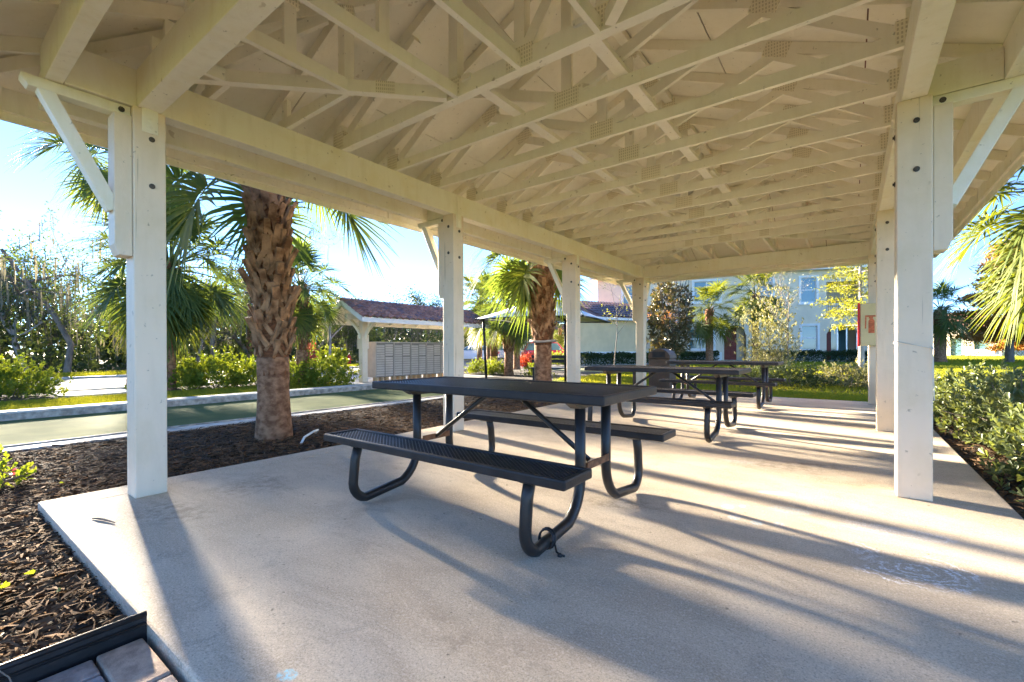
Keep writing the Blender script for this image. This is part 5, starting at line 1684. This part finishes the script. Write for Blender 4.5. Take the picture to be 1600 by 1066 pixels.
# string tied round the front post of the open side
hs = PS / 2 + 0.005
x, y = XR, YP[1]
pts = [(x - hs, y - hs, 1.045), (x + hs, y - hs, 0.995), (x + hs, y + hs, 1.0), (x - hs, y + hs, 1.03), (x - hs, y - hs, 1.045)]
st = thing('tied_string', 'thin white string tied round the front post beside the hedge', 'string', (x, y, 0.9), world_children=True)
MB().tube(pts, 0.0032, 5).build('loop', M['string'], st)
MB().tube([(x + hs - 0.015, y - hs, 0.998), (x + hs - 0.006, y - hs - 0.004, 0.93), (x + hs - 0.004, y - hs - 0.002, 0.82), (x + hs - 0.001, y - hs, 0.66)], 0.003, 5).build('loose_end', M['string'], st)
MB().lathe([(0.004, -0.012), (0.011, 0), (0.004, 0.012)], (x + hs - 0.012, y - hs - 0.004, 0.998), 8).build('knot', M['string'], st)

# black lawn edging by the pavers
eg = thing('lawn_edging', 'black plastic edging strip between mulch and pavers', 'edging', (-2.065, 0.0, -0.02))
MB().box(-0.006, 0.006, -3.0, 0.53, -0.10, 0.058).build('strip', M['edging'], eg)
MB().tube([(0.002, -3.0, 0.06), (0.0, -1.2, 0.062), (0.001, 0.0, 0.06), (0.0, 0.53, 0.058)], 0.011, 8).build('bead', M['edging'], eg, smooth=True)
MB().tube([(0.010, -3.0, 0.030), (0.010, 0.528, 0.028)], 0.006, 6).build('rib', M['edging'], eg, smooth=True)
MB().tube([(0.014, 0.17, 0.06), (0.02, 0.19, 0.03), (0.025, 0.20, -0.01), (0.05, 0.21, -0.02)], 0.0022, 5).build('root_wire', M['bark'], eg)
# pavers
pv = struct('paver_path', MB().box(-2.055, 0.8, -5.0, 0.522, -0.3, -0.085), M['mulch_ground'])
rp = random.Random(9)
px0 = -2.04
r_ = 0
y = 0.512
while y > -0.9:
    x = px0 + (0.0 if r_ % 2 else -0.0)
    h_ = 0.135 if r_ % 2 == 0 else 0.155
    first = True
    while x < 0.78:
        w = rp.choice((0.22, 0.30, 0.16)) if not (first and r_ % 2) else 0.12
        x1 = min(x + w, 0.79)
        dz = rp.uniform(-0.004, 0.004)
        MB().box(x + 0.004, x1 - 0.004, y - h_ + 0.008, y, -0.085, -0.028 + dz).build('paver', PAVERS[rp.choice((0, 0, 1, 2))], pv, bevel=0.008)
        x = x1
        first = False
    y -= h_
    r_ += 1
# twig on the slab
tw = MB().tube([(-0.10, -0.03, 0.006), (-0.04, -0.006, 0.009), (0.02, 0.012, 0.008), (0.10, 0.03, 0.007)], [0.004, 0.007, 0.006, 0.003], 6).build('twig', M['bark'])
tag(tw, 'short dark twig lying on the slab near the corner post', 'twig')
tw.location = (-3.5, 0.70, 0.0)
# bent white pipe in the mulch
tag(MB().tube([(-5.30, 3.05, -0.03), (-5.16, 3.0, 0.03), (-5.02, 2.86, 0.045), (-4.96, 2.72, 0.01), (-4.93, 2.66, -0.06)], 0.013, 8).build('bent_pipe', M['white'], smooth=True), 'bent thin white pipe sticking out of the mulch beside the boot-covered palm', 'pipe')

# mulch shreds
def shreds(n, region, label, seed, z=-0.062, dens=None):
    rng = np.random.RandomState(seed)
    P = []
    while len(P) < n:
        x = rng.uniform(region[0], region[1])
        y = rng.uniform(region[2], region[3])
        if dens and not dens(x, y, rng):
            continue
        P.append((x, y))
    P = np.array(P)
    a = rng.uniform(0, math.pi, n)
    L = rng.uniform(0.02, 0.075, n)
    w = rng.uniform(0.002, 0.0075, n)
    dx, dy = np.cos(a), np.sin(a)
    z0 = z + rng.uniform(-0.004, 0.022, n)
    lift = rng.uniform(-0.012, 0.018, n)
    curl = rng.normal(size=n) * 0.35
    V = []
    for t, wk in ((-1.0, 0.4), (0.0, 1.0), (1.0, 0.35)):
        cx = P[:, 0] + dx * L * t - dy * L * curl * (t * t)
        cy = P[:, 1] + dy * L * t + dx * L * curl * (t * t)
        cz = z0 + lift * t * 0.8 + 0.006 * (1 - abs(t))
        tilt = rng.normal(size=n) * 0.5
        V.append(np.stack([cx - dy * w * wk, cy + dx * w * wk, cz + w * tilt], 1))
        V.append(np.stack([cx + dy * w * wk, cy - dx * w * wk, cz - w * tilt], 1))
    V = np.stack(V, 1).reshape(-1, 3)
    b = np.arange(n)[:, None] * 6
    F = np.concatenate([b + np.array([[0, 1, 3, 2]]), b + np.array([[2, 3, 5, 4]])], 0)
    o = link('mulch', npmesh('mulch', V, F, M['shred']))
    tag(o, label, 'mulch', kind='stuff')
def bed(x, y, rng):
    if x > -4.315 and y > 0.52: return False
    if x > -2.085: return False
    d = math.hypot(x, y)
    return rng.uniform() < min(1, (3.6 / d) ** 1.6)
shreds(34000, (-7.0, -2.085, -1.2, 9.5), 'shredded brown bark mulch round the slab and the palms', 501, -0.063, bed)
shreds(7000, (0.83, 2.5, 2.5, 10.6), 'shredded red-brown mulch under the leafy shrubs', 502, -0.038, lambda x, y, r: r.uniform() < min(1, 5 / y))
# fallen yellow and orange leaves on the mulch
rl_ = np.random.RandomState(8)
for i, (x, y, m_, lab) in enumerate([(-2.75, 0.40, 'leaf_lime', 'fallen yellow leaf on the mulch near the slab edge'), (-3.05, 0.33, 'leaf_lime', 'fallen yellow-green leaf in the middle of the mulch'), (-2.45, 0.20, 'leaf_rust', 'fallen orange leaf close to the black edging'), (-4.9, 0.75, 'leaf_lime', 'fallen yellow leaf before the court kerb')]):
    o = link('fallen_leaf', leafmesh('fallen_leaf', np.array([[0, 0, 0.0]]), 0.038, 0.5, M[m_], rl_, D=np.array([[1, 0.3 * i, 0.15]]), shape='obovate'), None, (x, y, -0.028), (0.2, 0.15, i * 1.1))
    tag(o, lab, 'leaf')

# grass blades
def blades(n, regions, label, seed, h=0.055, z=-0.05):
    rng = np.random.RandomState(seed)
    area = np.array([(r[1] - r[0]) * (r[3] - r[2]) * r[4] for r in regions])
    k = rng.choice(len(regions), n, p=area / area.sum())
    Rg = np.array(regions)[k]
    x = rng.uniform(Rg[:, 0], Rg[:, 1])
    y = rng.uniform(Rg[:, 2], Rg[:, 3])
    P = np.stack([x, y, np.full(n, z)], 1)
    a = rng.uniform(0, 6.28, n)
    w = rng.uniform(0.006, 0.014, n) * Rg[:, 5]
    hh = rng.uniform(0.5, 1.2, n) * h * Rg[:, 5]
    s = np.stack([np.cos(a) * w, np.sin(a) * w, np.zeros(n)], 1)
    t = np.stack([rng.normal(size=n) * hh * 0.5, rng.normal(size=n) * hh * 0.5, hh], 1)
    V = np.stack([P - s, P + s, P + t], 1).reshape(-1, 3)
    o = link('grass', npmesh('grass', V, np.arange(3 * n).reshape(n, 3), M['grass']))
    tag(o, label, 'grass', kind='stuff')
blades(60000, [(-13.6, -10.88, -3.0, 7.9, 1.0, 1.0)], 'sunlit short grass strip behind the green court', 511, 0.06, -0.055)
blades(150000, [(-7.0, 1.3, 10.76, 13.0, 3.0, 1.0), (-8.0, 3.0, 13.0, 22.0, 1.0, 1.6), (-8, 9, 22.0, 38.0, 0.3, 2.6), (2.6, 6, 8.0, 16.0, 1.0, 1.4), (3, 16, 16.0, 44.0, 0.3, 2.6), (4, 30, 44, 70, 0.1, 4.0)], 'mown lawn grass beyond the slab and in front of the houses', 512, 0.06, -0.047)
blades(24000, [(-27.4, -24.2, -8.0, 19.0, 1.0, 2.2)], 'grass verge across the road at the foot of the wood', 513, 0.06, -0.05)
